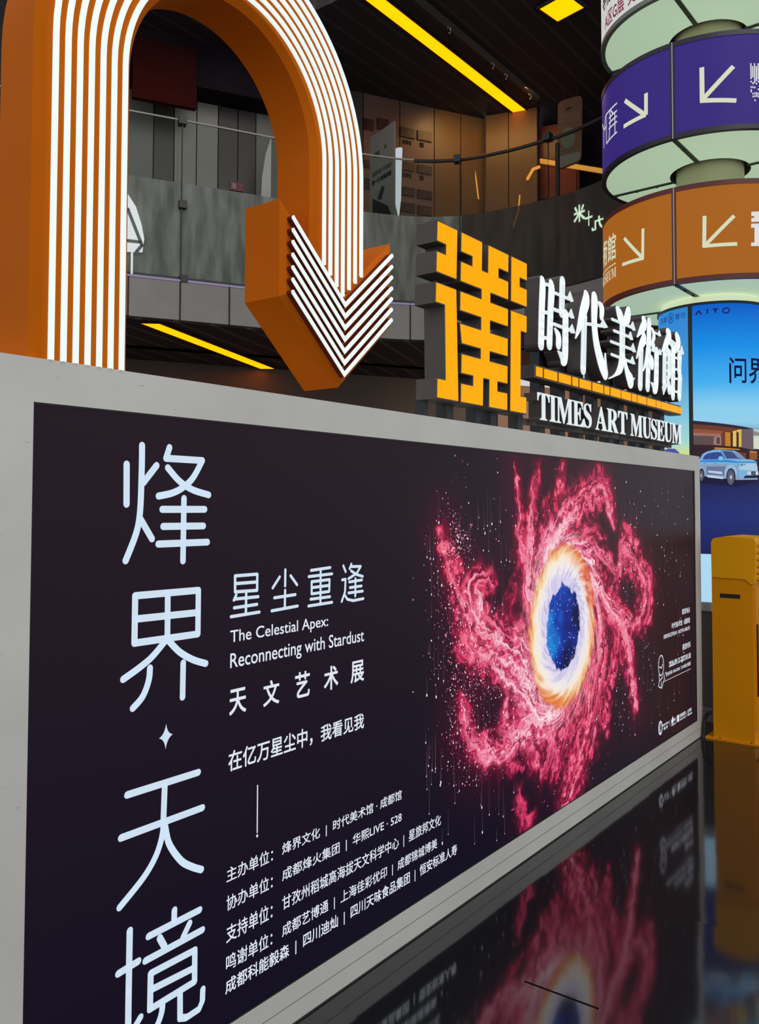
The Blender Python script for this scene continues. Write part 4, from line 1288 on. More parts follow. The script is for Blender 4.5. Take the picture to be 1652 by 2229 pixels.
leg_body(-AD, -0.002, 0, 0.018).build('arch_body', M['orange'], arch, smooth=True)
hp = [(headL, headM), (tipx, tipz), (headR, headM), (headR, headT), (tipx, notchz), (headL, headT)]
# bevelled arrow head
def inset_poly(P, d):
    n = len(P); out = []
    ar = sum(P[i][0] * P[(i + 1) % n][1] - P[(i + 1) % n][0] * P[i][1] for i in range(n))
    sg = 1 if ar > 0 else -1
    for i in range(n):
        a, b_, c = np.array(P[i - 1]), np.array(P[i]), np.array(P[(i + 1) % n])
        e1 = (b_ - a) / np.linalg.norm(b_ - a); e2 = (c - b_) / np.linalg.norm(c - b_)
        n1 = np.array([-e1[1], e1[0]]) * sg; n2 = np.array([-e2[1], e2[0]]) * sg
        m_ = n1 + n2; m_ /= np.linalg.norm(m_)
        out.append(tuple(b_ + m_ * d / max(m_ @ n1, 0.3)))
    return out
g = MB()
hi = inset_poly(hp, 0.016); n = len(hp)
va = [PW.w(a, c, -AD) for a, c in hp] + [PW.w(a, c, -0.012) for a, c in hp] + [PW.w(a, c, 0.002) for a, c in hi]
g.add(va, [tuple(range(n))[::-1], tuple(range(2 * n, 3 * n))] + [(i, (i + 1) % n, n + (i + 1) % n, n + i) for i in range(n)] + [(n + i, n + (i + 1) % n, 2 * n + (i + 1) % n, 2 * n + i) for i in range(n)])
g.build('arrow_head', M['orange'], arch)
SW = 0.0141
lx = [1.0465 + 0.0308 * k for k in range(7)]
rends = [(711.3, 576), (725, 599), (738.8, 624), (752, 645), (765.7, 631), (778.8, 617), (792, 603)]
for k in range(7):
    xr_, zr_ = PW.at(rends[6 - k], 0.012)
    r_ = (xr_ - lx[k]) / 2; c_ = lx[k] + r_
    P = [(lx[k], BZ), (lx[k], 2.2), (lx[k], asz)] + arc(c_, asz, r_, math.pi, 0, 48)[1:] + [(xr_, 2.4), (xr_, zr_ + SW / 2)]
    g = MB(); g.ribbon(PW, P, SW, -0.002, 0.0045, cap0=False); g.build('light_line', M['lamp_white'], arch, smooth=False)
ly = [474, 501, 527.3, 555, 582.5, 609, 636]
lxp = [639, 638.7, 638.4, 638, 638, 638, 638]
ay = [(752, 668), (752, 693), (751.5, 718), (751, 743), (750.5, 769), (750.3, 794), (750, 819)]
ry = [557, 581, 604, 628, 651, 674, 697]
for k in range(7):
    a = PW.at((lxp[k], ly[k]), 0.022); m_ = PW.at(ay[k], 0.022); c = PW.at((853 - k * 0.2, ry[k]), 0.022)
    g = MB(); g.ribbon(PW, [a, (m_[0], m_[1] + .006), c], SW * 0.98, 0.0, 0.0205); rb_ = g.build('chevron_rib', M['rib'], arch)
    g = MB(); g.ribbon(PW, [a, (m_[0], m_[1] + .006), c], SW * 0.98, 0.0206, 0.0245); g.build('light_line', M['lamp_white'], rb_)

# ------------------------------------------------------------------ museum sign of channel letters on posts
OY = -0.035                                     # front of the letters, just behind the box front
sign = thing('museum_sign', 'lit museum sign: amber emblem, white Chinese characters and TIMES ART MUSEUM on dark posts', 'sign', (4.0, 0.08, BZ))
k5 = 1652 / 300.0
def c4(pts): return [PW.at(p, OY) for p in crop(880, 440, k5, pts)]
def c5(pts): return [PW.at(p, OY) for p in crop(880, 680, k5, pts)]
emb = [
 c4([(400, 205), (645, 325), (628, 915), (385, 820), (390, 575), (505, 622), (510, 505), (398, 460)]),
 c4([(385, 945), (630, 1038)]) + c5([(605, 1055), (358, 1010), (362, 770), (468, 790)]) + c4([(478, 1225), (378, 1185)]),
 c4([(690, 355), (950, 475), (945, 820), (1015, 850), (1018, 515), (1255, 635), (1250, 830), (1135, 790), (1130, 885), (1250, 940), (1245, 1160), (1035, 1080), (1033, 1195), (1250, 1275), (1245, 1490), (1030, 1425)])
 + c5([(1030, 235), (1245, 310), (1240, 520), (1025, 460), (1025, 580), (1240, 635), (1235, 855), (1112, 815), (1115, 940), (1232, 965), (1225, 1170), (990, 1135), (998, 795), (932, 785), (925, 1120), (655, 1080), (662, 855), (808, 875), (808, 765), (662, 725), (668, 490), (912, 545), (912, 435), (670, 370), (675, 130), (918, 200)])
 + c4([(918, 1390), (675, 1300), (680, 1070), (920, 1155), (920, 1045), (675, 945), (680, 710), (825, 760), (825, 650), (685, 585)]),
 c4([(1290, 645), (1482, 725), (1475, 940), (1395, 905), (1390, 1010), (1475, 1045), (1470, 1250), (1283, 1190)]),
 c4([(1283, 1290), (1475, 1360)]) + c5([(1470, 235), (1397, 205), (1392, 995), (1467, 1010), (1460, 1215), (1268, 1180)]),
]
# straighten: the emblem is drawn on an upright grid
def lean(x): return 0.056 - (0.056 - 0.027) * (x - 2.6) / 0.7
def snap(P, tol=0.013):
    P = [(q[0] + lean(q[0]) * (2.557 - q[1]) / 0.664, q[1]) for q in P]
    for ax in (0, 1):
        vals = sorted(q[ax] for q in P)
        grp = []
        for v in vals:
            if grp and v - grp[-1][-1] < tol / 2 and v - grp[-1][0] < tol * 1.6:
                grp[-1].append(v)
            else:
                grp.append([v])
        mp_ = {v: sum(gp) / len(gp) for gp in grp for v in gp}
        P = [(mp_[q[0]], q[1]) if ax == 0 else (q[0], mp_[q[1]]) for q in P]
    return [(q[0] - 0.5 * lean(q[0]) * (2.557 - q[1]) / 0.664, q[1]) for q in P]
allp = [q for e in emb for q in e]
sn = snap(allp)
i = 0; emb2 = []
for e in emb:
    emb2.append(sn[i:i + len(e)]); i += len(e)
for e in emb2:
    g = MB(); g.prism(PW, inset_poly(e, -0.002), OY - 0.10, OY - 0.006)
    body = g.build('emblem_piece', M['char'], sign)
    g = MB(); g.prism(PW, inset_poly(e, 0.003), OY - 0.006, OY - .0035); g.build('lit_face', M['face_amber'], body)

# the five large characters: pen strokes with their widths, read on the sign
k7, k8 = 1486 / 200.0, 1311 / 200.0
CH7 = {
 'shi': ([([(222, 195), (240, 300), (226, 700), (214, 1265)], [50, 96, 100, 98]), ([(368, 250), (385, 370), (368, 700), (350, 1265)], [50, 104, 96, 94]), ([(270, 282), (345, 300)], 62), ([(262, 738), (325, 748)], 66), ([(255, 1150), (310, 1160)], 66),
          ([(560, 245), (548, 740)], 92), ([(440, 428), (690, 535)], 56), ([(430, 695), (700, 795)], 66), ([(420, 930), (725, 1045)], 62), ([(610, 785), (602, 1440), (565, 1535)], [96, 100, 70]), ([(580, 1500), (490, 1370)], [100, 14]),
          ([(440, 1010), (495, 1140), (495, 1265)], [24, 84, 84])],
         [[(640, 500), (682, 402), (736, 565), (700, 575)], [(660, 770), (700, 682), (750, 840), (700, 840)], [(670, 1010), (716, 932), (766, 1080), (700, 1080)]]),
 'dai': ([([(930, 430), (945, 540), (890, 740), (830, 980), (772, 1160)], [50, 116, 110, 70, 10]), ([(915, 800), (895, 1660)], [90, 92]), ([(945, 925), (1250, 970)], 58),
          ([(1062, 470), (1078, 560), (1074, 900), (1110, 1250), (1190, 1570), (1250, 1740)], [60, 112, 94, 100, 110, 90]), ([(1262, 1730), (1248, 1405)], [70, 8]), ([(1140, 575), (1195, 680), (1190, 810)], [16, 76, 60])],
         [[(1170, 950), (1215, 850), (1292, 985), (1240, 1000)]]),
}
CH8 = {
 'mei': ([([(160, 210), (205, 320), (235, 400)], [40, 84, 40]), ([(318, 255), (305, 330), (262, 410)], [70, 84, 50]), ([(85, 357), (390, 485)], 46), ([(112, 520), (360, 622)], 46), ([(68, 675), (400, 800)], 46), ([(78, 860), (390, 982)], 46),
          ([(236, 400), (232, 900)], 82), ([(232, 880), (205, 1050), (130, 1155), (42, 1205)], [80, 70, 50, 20]), ([(265, 930), (300, 1110), (350, 1240)], [36, 60, 96])],
         [[(345, 465), (382, 390), (420, 522), (385, 520)], [(320, 605), (350, 533), (386, 655), (350, 655)], [(350, 785), (386, 700), (426, 832), (390, 830)], [(345, 965), (378, 885), (416, 1002), (380, 1002)], [(330, 1200), (412, 1195), (360, 1295), (335, 1305)]]),
 'shu': ([([(530, 355), (548, 430), (500, 510), (445, 612)], [40, 70, 50, 8]), ([(530, 570), (540, 640), (495, 740), (435, 918)], [40, 66, 54, 8]), ([(502, 780), (488, 1305)], 66), ([(616, 400), (610, 700), (594, 1325)], [58, 66, 62]), ([(545, 690), (640, 722)], 40),
          ([(592, 800), (570, 960), (530, 1095)], [40, 34, 8]), ([(660, 500), (685, 600), (660, 690)], [20, 40, 24]), ([(655, 700), (676, 745)], [20, 50]), ([(640, 890), (655, 960), (655, 1030)], [20, 52, 46]), ([(690, 545), (770, 590)], 34), ([(655, 800), (775, 850)], 38),
          ([(722, 830), (714, 1290), (690, 1365)], [64, 66, 50]), ([(700, 1350), (645, 1265)], [60, 10])],
         [[(735, 580), (758, 515), (785, 600), (760, 606)], [(745, 840), (768, 778), (794, 868), (770, 872)]]),
 'guan': ([([(875, 535), (900, 600), (850, 710), (795, 822)], [40, 66, 46, 8]), ([(885, 640), (990, 770)], [30, 60]), ([(838, 850), (832, 1270)], 56), ([(905, 850), (900, 1150)], 52), ([(850, 870), (900, 880)], 34), ([(850, 975), (900, 985)], 34), ([(850, 1090), (900, 1100)], 34),
           ([(870, 770), (880, 810)], 40), ([(880, 1200), (905, 1360)], [30, 60]), ([(1005, 590), (1030, 680), (1020, 745)], [40, 68, 50]), ([(950, 750), (958, 860), (955, 1450)], [20, 58, 54]), ([(975, 785), (1090, 835)], 36),
           ([(1050, 890), (1045, 1110)], [64, 54]), ([(985, 905), (1040, 925)], 36), ([(985, 1070), (1040, 1085)], 36), ([(1056, 1190), (1046, 1460)], [60, 54]), ([(985, 1205), (1045, 1220)], 36), ([(985, 1390), (1040, 1405)], 36)],
          [[(800, 1320), (890, 1260), (820, 1440)], [(1050, 830), (1078, 732), (1110, 860), (1070, 870)]]),
}
def channel_letter(strokes, tris, o_, k_):
    xm = 0
    g = MB(); f = MB()
    def W_(pts, wds):
        P = [PW.at(p, OY) for p in crop(o_[0], o_[1], k_, pts)]
        # widths were read across the picture: bring them to the sign's own scale at each point
        ws = wds if hasattr(wds, '__len__') else [wds] * len(pts)
        out = []
        for j, (q, w_) in enumerate(zip(crop(o_[0], o_[1], k_, pts), ws)):
            a, b_ = pts[max(j - 1, 0)], pts[min(j + 1, len(pts) - 1)]
            steep = abs(b_[1] - a[1]) / (math.hypot(b_[0] - a[0], b_[1] - a[1]) + 1e-6)
            dh = abs(PW.at((q[0] + .5, q[1]), OY)[0] - PW.at((q[0] - .5, q[1]), OY)[0])
            dv = abs(PW.at((q[0], q[1] + .5), OY)[1] - PW.at((q[0], q[1] - .5), OY)[1])
            out.append(w_ / k_ * (dh if steep > 0.72 else dv))
        return P, out
    for pts, wds in strokes:
        P, ws = W_(pts, wds)
        if len(P) > 2:
            m3 = smooth_path([(a, c, d) for (a, c), d in zip(P, ws)], 5)
            P, ws = [(q[0], q[1]) for q in m3], [max(q[2], .001) for q in m3]
        ws = [q * 0.86 for q in ws]
        g.stroke(PW, P, [q + 0.004 for q in ws], OY - 0.075, 0, OY - 0.005, seg=12)
        f.stroke(PW, P, ws, OY - 0.005, 0, OY - 0.001, seg=12)
        f.stroke(PW, P, [q * 0.5 for q in ws], OY - 0.001, 0, OY + 0.002, seg=12)
    for t_ in tris:
        P = [PW.at(p, OY) for p in crop(o_[0], o_[1], k_, t_)]
        g.prism(PW, inset_poly(P, -0.002), OY - 0.075, OY - 0.005)
        f.prism(PW, P, OY - 0.005, OY - 0.0005)
    b_ = g.build('character', M['char'], sign)
    f.build('lit_face', M['face_white'], b_)
for v in CH7.values():
    channel_letter(v[0], v[1], (1150, 580), k7)
for v in CH8.values():
    channel_letter(v[0], v[1], (1320, 640), k8)

# row of amber dashes
zd = 2.104
kds = [(1171.5, 1185.7), (1189, 1217.3), (1220.7, 1247), (1250.3, 1262.8), (1265.7, 1290.6), (1293.7, 1317), (1319.6, 1330.3), (1333, 1354.8), (1356.6, 1377.2), (1379.2, 1389), (1391, 1410.3), (1412.2, 1430.5), (1432.1, 1441.6), (1443, 1459.7), (1460.7, 1477.9), (1478.7, 1486)]
for a, c in kds:
    s0, s1 = PW.at((a, 840), OY)[0], PW.at((c, 840), OY)[0]
    g = MB(); g.rect(PW, s0 + .002, s1 - .004, zd - .021, zd + .021, OY - 0.012, OY - .008); g.build('amber_dash', M['face_amber'], sign)
sA, sB = PW.at((1168, 800), OY)[0], PW.at((1486.5, 888), OY)[0]
g = MB(); g.rect(PW, sA, sB, zd - .030, zd + .030, OY - 0.09, OY - 0.013); g.build('dash_rail', M['char'], sign)
# latin name, letter by letter
def latin(word, pa, pb, zt, zb_):
    s0, s1 = PW.at(pa, OY)[0], PW.at(pb, OY)[0]
    z1, z0 = zt, zb_
    bold = ''.join(chr(0x1D400 + ord(c) - 65) for c in word)
    met = []
    for c in bold:
        v_, f_ = glyph(c)
        xs_ = [q[0] for q in v_]; met.append(max(xs_) - min(xs_))
    gap = 0.015
    tot = sum(met) + gap * (len(met) - 1)
    x = s0
    for c, m_ in zip(bold, met):
        wd = (s1 - s0) * m_ / tot
        vs_, fs_ = type_2d(c, x, x + wd, z0, z1)
        x += wd + (s1 - s0) * gap / tot
        bm = bmesh.new()
        bv = [bm.verts.new((q[0], 0, q[1])) for q in vs_]
        for fc_ in fs_:
            try: bm.faces.new([bv[j] for j in fc_])
            except ValueError: pass
        bmesh.ops.remove_doubles(bm, verts=bm.verts[:], dist=1e-5)
        bm.verts.index_update()
        bed = [e for e in bm.edges if len(e.link_faces) == 1]
        V = [(v.co.x, v.co.z) for v in bm.verts]
        def solid(mb, o0, o1):
            nV = len(V)
            vv = [PW.w(a, c_, o0) for a, c_ in V] + [PW.w(a, c_, o1) for a, c_ in V]
            ff = [tuple(v.index + nV for v in f.verts) for f in bm.faces] + [tuple(v.index for v in f.verts)[::-1] for f in bm.faces]
            ff += [(e.verts[0].index, e.verts[1].index, e.verts[1].index + nV, e.verts[0].index + nV) for e in bed]
            mb.add(vv, ff)
        g = MB(); solid(g, OY - 0.07, OY - 0.004); b_ = g.build('letter', M['char'], sign)
        g = MB(); solid(g, OY - 0.004, OY); g.build('lit_face', M['face_white'], b_)
        bm.free()
ZT, ZB = 2.008, 1.885
latin('TIMES', (1171, 890), (1288, 900), ZT, ZB)
latin('ART', (1297, 900), (1366, 920), ZT, ZB)
latin('MUSEUM', (1373, 920), (1484, 940), ZT, ZB)
# dark back tray behind the latin name, posts and cross rails
g = MB(); g.rect(PW, sA, sB, 1.868, 1.895, OY - 0.10, OY - 0.075); g.build('back_rail', M['char'], sign)
for a, c in ((1174, 1186), (1217, 1230), (1259, 1270), (1292, 1301), (1326, 1335), (1348, 1358), (1383, 1391), (1403, 1412), (1437, 1446)):
    s0, s1 = PW.at((a, 930), -0.13)[0], PW.at((c, 930), -0.13)[0]
    g = MB(); g.rect(PW, s0, s1, BZ, 2.25, -0.18, -0.13); g.build('post', M['post'], sign)
for a, c in ((925, 932), (972, 987), (1036, 1046), (1068, 1081), (1127, 1138)):
    s0, s1 = PW.at((a, 900), -0.10)[0], PW.at((c, 900), -0.10)[0]
    g = MB(); g.rect(PW, s0, s1, BZ, 1.95, -0.15, -0.10); g.build('post', M['post'], sign)

# ------------------------------------------------------------------ sign pillar with lit drums
CC = (6.54, 0.145)
R2, R1, RN = 0.785, 0.381, 0.24
pil = thing('sign_pillar', 'round pillar stacked with white, purple and orange direction drums over a blue car advertisement', 'sign pillar', (CC[0], CC[1], 0))
D2, D1 = Drum(CC, R2), Drum(CC, R1)
g = MB(); g.lathe(CC, [(0.001, 2.9), (RN, 2.9), (RN, 6.9), (0.001, 6.9)]); g.build('core_column', mottle(mat('beige_column', (0.3, 0.29, 0.17), 0.6), (0.50, 0.48, 0.27), (0.58, 0.56, 0.33), 2, 3), pil, smooth=True)
under = mat('underside_diffuser', (0.45, 0.5, 0.42), 0.5, 0, 0.2, lin((172, 196, 166)), 0.80)
def seam_angle(px, py, D=D2):
    return D.at((px, py))[0]
S_SEAM = seam_angle(1464, 200)
purple = glow('purple_drum', (52, 36, 120), 0.85, (0.02, 0.015, 0.06), 0.35)
orange_d = glow('orange_drum', (172, 98, 28), 0.85, (0.06, 0.03, 0.005), 0.35)
white_d = glow('white_drum', (204, 208, 204), 0.85, (0.2, 0.2, 0.2), 0.35)
rims = {'purple': mat('purple_rim', (0.02, 0.013, 0.035), 0.4), 'orange': mat('maroon_rim', (0.075, 0.012, 0.008), 0.4, emit=lin((60, 16, 10)), estr=0.5), 'white': mat('grey_rim', (0.2, 0.22, 0.19), 0.4)}
cream = glow('cream_arrow', (212, 218, 188), 0.92)
whp = glow('white_mark', (222, 222, 222), 0.9)
def strip_shape(D, pts, wd):
    P = [D.at(p) for p in pts]
    return [bar2d(P[i], P[i + 1], wd) for i in range(len(P) - 1)]
def drum(z0, z1, panel, rimm, nm):
    g = MB(); g.lathe(CC, [(R2 - .001, z0 + .03), (R2 - .001, z1 - .03)], 160)
    d = g.build('drum_panel', panel, pil, smooth=True)
    g = MB(); g.lathe(CC, [(R2 - .03, z0), (R2 + .004, z0), (R2 + .004, z0 + .034), (R2 - .01, z0 + .034)], 160); g.lathe(CC, [(R2 - .01, z1 - .034), (R2 + .004, z1 - .034), (R2 + .004, z1), (R2 - .05, z1)], 160)
    g.build('drum_rim', rimm, d)
    g = MB(); g.lathe(CC, [(RN + .045, z0 + .006), (R2 - .028, z0 + .006)], 160); g.build('underside', under, d)
    g = MB(); g.lathe(CC, [(RN + .045, z1 - .01), (R2 - .02, z1 - .01)], 160); g.build('top_cover', mat('cover_grey', (0.3, 0.3, 0.28), 0.6), d)
    g = MB(); g.lathe(CC, [(RN + .045, z0 + .005), (RN + .045, z0 + .12), (RN - .01, z0 + .12)], 64); g.build('collar', mat('collar_grey_green', (0.10, 0.12, 0.085), 0.6), d)
    nseg = 4
    g = MB(); h = MB()
    for k in range(nseg):
        a = S_SEAM / R2 + D2.a0 + k * 2 * math.pi / nseg
        # radial joint of the underside
        c_, s_ = math.cos(a), math.sin(a)
        for q in (0,):
            t_ = (-s_ * .016, c_ * .016)
            p_, r_ = RN + .03, R2 - .01
            g.add([(CC[0] + c_ * p_ + t_[0], CC[1] + s_ * p_ + t_[1], z0 - .002), (CC[0] + c_ * r_ + t_[0], CC[1] + s_ * r_ + t_[1], z0 - .002), (CC[0] + c_ * r_ - t_[0], CC[1] + s_ * r_ - t_[1], z0 - .002), (CC[0] + c_ * p_ - t_[0], CC[1] + s_ * p_ - t_[1], z0 - .002),
                   (CC[0] + c_ * p_ + t_[0], CC[1] + s_ * p_ + t_[1], z0 + .01), (CC[0] + c_ * r_ + t_[0], CC[1] + s_ * r_ + t_[1], z0 + .01), (CC[0] + c_ * r_ - t_[0], CC[1] + s_ * r_ - t_[1], z0 + .01), (CC[0] + c_ * p_ - t_[0], CC[1] + s_ * p_ - t_[1], z0 + .01)],
                  [(0, 1, 2, 3), (7, 6, 5, 4), (0, 4, 5, 1), (1, 5, 6, 2), (2, 6, 7, 3), (3, 7, 4, 0)])
            for rb in (R2 - .05, R2 - .22, R2 - .38):
                g.lathe((CC[0] + c_ * rb, CC[1] + s_ * rb), [(0.012, z0 - .008), (0.012, z0 + .001), ], 10); g.lathe((CC[0] + c_ * rb, CC[1] + s_ * rb), [(0.0005, z0 - .008), (0.012, z0 - .008)], 10)
        def vbar(mb, wd, o):
            s0 = S_SEAM + k * 2 * math.pi / nseg * R2
            mb.add([D2.w(s0 - wd / 2, z0, o), D2.w(s0 + wd / 2, z0, o), D2.w(s0 + wd / 2, z1, o), D2.w(s0 - wd / 2, z1, o), D2.w(s0 - wd / 2, z0, -.02), D2.w(s0 + wd / 2, z0, -.02), D2.w(s0 + wd / 2, z1, -.02), D2.w(s0 - wd / 2, z1, -.02)],
                   [(0, 1, 2, 3), (0, 3, 7, 4), (1, 5, 6, 2), (3, 2, 6, 7), (0, 4, 5, 1)])
        vbar(h, 0.030, 0.004)
    g.build('underside_joint', mat('joint_green', (0.07, 0.085, 0.06), 0.5), d)
    hh = h.build('drum_seam', rimm, d)
    m = MB()
    for k in range(nseg):
        s0 = S_SEAM + k * 2 * math.pi / nseg * R2
        m.add([D2.w(s0 - .003, z0, .006), D2.w(s0 + .003, z0, .006), D2.w(s0 + .003, z1, .006), D2.w(s0 - .003, z1, .006), D2.w(s0 - .003, z0, 0), D2.w(s0 + .003, z0, 0), D2.w(s0 + .003, z1, 0), D2.w(s0 - .003, z1, 0)], [(0, 1, 2, 3), (0, 3, 7, 4), (1, 5, 6, 2)])
    m.build('seam_trim', M['silver_seam'], d)
    return d
dW = drum(5.02, 5.70, white_d, rims['white'], 'white')
dP = drum(3.995, 4.668, purple, rims['purple'], 'purple')
dO = drum(2.995, 3.660, orange_d, rims['orange'], 'orange')
# lettering of the white drum
g = MB()
a, c = D2.at((1317, 50)), D2.at((1352, 12))
vs_, fs_ = type_2d('A区G层', D2.at((1317.5, 45))[0], D2.at((1359, 15))[0], D2.at((1358, 22))[1] - .0, D2.at((1358, 22))[1] + .115, 0.015)
wrapped(g, D2, [(vs_, fs_)], 0.003)
vs_, fs_ = type_2d('贝', D2.at((1367, 0))[0], D2.at((1383, 0))[0], D2.at((1370, 12))[1], D2.at((1370, 12))[1] + .115, 0.015)
wrapped(g, D2, [(vs_, fs_)], 0.003)
g.build('lettering', glow('crimson_letter', (140, 30, 66), 0.7), dW)
g = MB()
vs_, fs_ = type_2d('导视', D2.at((1312.8, 10))[0] , D2.at((1330, 0))[0], D2.at((1358, 22))[1] + .17, D2.at((1358, 22))[1] + .32, 0.02)
wrapped(g, D2, [(vs_, fs_)], 0.003); g.build('lettering', M['black'], dW)
# purple drum marks
sP = 1652 / 352.0
def cp(oy, pts): return crop(1300, oy, sP, pts)
g = MB()
AW = 0.030
for seg in (cp(220, [(500, -80), (500, 145)]), cp(220, [(285, -5), (488, 140)]), cp(220, [(272, 262), (500, 140)])):
    wrapped(g, D2, strip_shape(D2, seg, AW), 0.003)
g.build('arrow_mark', cream, dP)
g = MB()
for seg in (cp(0, [(1068, 690), (1072, 1048)]), cp(0, [(1390, 680), (1085, 1010)]), cp(0, [(1052, 1032), (1420, 1030)])):
    P = seg
    wrapped(g, D2, strip_shape(D2, P, AW), 0.0032)
g2 = g
g.build('arrow_mark', cream, dP)
g = MB()
for seg in ([(205, 20), (130, 95), (88, 150), (70, 330)], [(92, 150), (98, 435)], [(55, 235), (75, 300), (98, 250)], [(130, 95), (138, 180), (122, 400)], [(182, 110), (184, 330)], [(122, 178), (205, 95)], [(122, 228), (205, 152)], [(120, 288), (205, 208)], [(95, 438), (205, 315)], [(140, 92), (165, 130)], [(70, 315), (72, 480)]):
    wrapped(g, D2, strip_shape(D2, cp(220, seg), 0.011), 0.003)
g.build('script_mark', whp, dP)
g = MB()
R3 = random.Random(3)
sx0 = D2.at((1634, 150))[0]; zt_ = D2.at((1645, 138))[1]
for k in range(26):
    ln = R3.uniform(0.16, 0.24)
    x = sx0 + k * 0.012
    wrapped(g, D2, [bar2d((x, zt_ - (0.02 if k % 2 else 0)), (x, zt_ - ln * 0.6), 0.008)], 0.003)
    for j in range(5):
        z_ = zt_ - ln * 0.62 - R3.uniform(0, .12)
        wrapped(g, D2, [bar2d((x, z_), (x, z_ - .012), 0.008)], 0.003)
g.build('pixel_mark', whp, dP)
# orange drum marks
g = MB()
for seg in (cp(440, [(469, 270), (466, 580)]), cp(440, [(278, 368), (455, 560)]), cp(440, [(258, 640), (478, 572)])):
    wrapped(g, D2, strip_shape(D2, seg, 0.024), 0.003)
g.build('arrow_mark', cream, dO)
g = MB()
for seg in (cp(440, [(1096, 142), (1092, 462)]), cp(440, [(1398, 140), (1112, 432)]), cp(440, [(1080, 452), (1428, 428)])):
    wrapped(g, D2, strip_shape(D2, seg, 0.024), 0.0032)
g.build('arrow_mark', cream, dO)
g = MB()
zq = D2.at(cp(440, [(190, 575)])[0])[1]
sR = D2.at(cp(440, [(194, 500)])[0])[0]; sL = D2.at(cp(440, [(112, 560)])[0])[0]
vs_, fs_ = type_2d('館', sL, sR, zq, zq + .20, 0.01); wrapped(g, D2, [(vs_, fs_)], 0.003)
vs_, fs_ = type_2d('術', sL - (sR - sL) * 1.12, sL - (sR - sL) * .12, zq, zq + .20, 0.01); wrapped(g, D2, [(vs_, fs_)], 0.003)
wrapped(g, D2, [bar2d((sL - (sR - sL) * 1.4 + k * (sR - sL) * .27, zq - .035), (sL - (sR - sL) * 1.4 + (k + .75) * (sR - sL) * .27, zq - .035), .010) for k in range(9)], 0.003)
vs_, fs_ = type_2d(''.join(chr(0x1D400 + ord(c) - 65) for c in 'MUSEUM'), sL - (sR - sL) * 1.5, sR, zq - .135, zq - .06, 0.0); wrapped(g, D2, [(vs_, fs_)], 0.003)
g.build('lettering', cream, dO)
g = MB()
for P in ([(1572, 100), (1660, 96), (1660, 200), (1572, 204), (1572, 165), (1600, 163), (1600, 143), (1572, 145)], [(1570, 222), (1660, 220), (1660, 450), (1570, 450), (1570, 415), (1604, 412), (1604, 262), (1570, 264)]):
    wrapped(g, D2, [pg([D2.at(q) for q in cp(440, P)])], 0.003)
g.build('emblem_mark', whp, dO)

# the lower drum with the car advertisement
def zpx1(px, py): return D1.at((px, py))[1]
zTop, zBand, zBandB, zTrim = zpx1(1547, 656), zpx1(1540, 1206), zpx1(1540, 1311), zpx1(1540, 1330)
def zramp(m, stops):
    N, L, b = nt(m)
    tc = N.new('ShaderNodeTexCoord'); sx = N.new('ShaderNodeSeparateXYZ'); mr = N.new('ShaderNodeMapRange'); cr = N.new('ShaderNodeValToRGB')
    za, zb2 = stops[0][0], stops[-1][0]
    mr.inputs[1].default_value, mr.inputs[2].default_value = za, zb2
    e = cr.color_ramp.elements
    while len(e) < len(stops): e.new(0.5)
    for el_, (z_, c_) in zip(e, stops):
        el_.position = (z_ - za) / (zb2 - za); el_.color = (*lin(c_), 1)
    L.new(tc.outputs['Object'], sx.inputs[0]); L.new(sx.outputs['Z'], mr.inputs[0]); L.new(mr.outputs[0], cr.inputs['Fac']); L.new(cr.outputs['Color'], b.inputs['Emission Color'])
    b.inputs['Emission Strength'].default_value = 0.93
    return m
adR = zramp(mat('sky_print', (0.01, 0.02, 0.03), 0.4, spec=0.05), [(zBand, (30, 30, 88)), (1.45, (36, 44, 116)), (1.62, (34, 36, 92)), (1.70, (34, 22, 50)), (1.95, (60, 40, 50)), (2.08, (150, 212, 240)), (2.20, (140, 210, 245)), (2.36, (70, 180, 245)), (2.62, (20, 145, 235)), (zTop, (6, 90, 200))])
adL = zramp(mat('pale_sky_print', (0.01, 0.02, 0.03), 0.4, spec=0.05), [(zBand, (120, 130, 110)), (1.80, (190, 190, 150)), (1.86, (222, 226, 120)), (1.94, (170, 225, 212)), (2.12, (140, 205, 228)), (2.45, (70, 160, 226)), (zTop, (44, 132, 214))])
sS = D1.at((1506, 800))[0]
def drum_part(s0, s1, z0, z1, o=0.0, n=60):
    g = MB()
    vs = []
    for k in range(n + 1):
        s = s0 + (s1 - s0) * k / n
        vs += [D1.w(s, z0, o), D1.w(s, z1, o)]
    g.add(vs, [(2 * k, 2 * k + 2, 2 * k + 3, 2 * k + 1) for k in range(n)])
    return g
per = 2 * math.pi * R1
ad = drum_part(sS, sS + per * 0.5, zBand, zTop).build('advertisement', adR, pil, smooth=True)
ad2 = drum_part(sS - per * 0.5, sS, zBand, zTop).build('advertisement', adL, pil, smooth=True)
g = drum_part(sS - .022, sS + .008, zBand, zTop, 0.008, 4); g.build('panel_joint', M['black'], pil)
g = MB(); g.lathe(CC, [(R1 - .02, zTop), (R1 + .008, zTop), (R1 + .008, zTop - .018), (R1 - .02, zTop - .018)], 96); g.build('panel_rim', M['black'], pil)
g = MB(); g.lathe(CC, [(0.05, zTop), (R1 - .01, zTop), (R1 - .03, zTop + .05), (0.05, zTop + .05)], 96); g.build('cap_light', mat('pale_green_light', (0.4, 0.42, 0.35), 0.5, 0, 0.2, lin((205, 216, 178)), 0.75), pil)
g = MB(); g.lathe(CC, [(R1, zBandB), (R1, zBand)], 96); g.build('white_band', glow('pale_blue_band', (176, 220, 246), 0.93), pil, smooth=True)
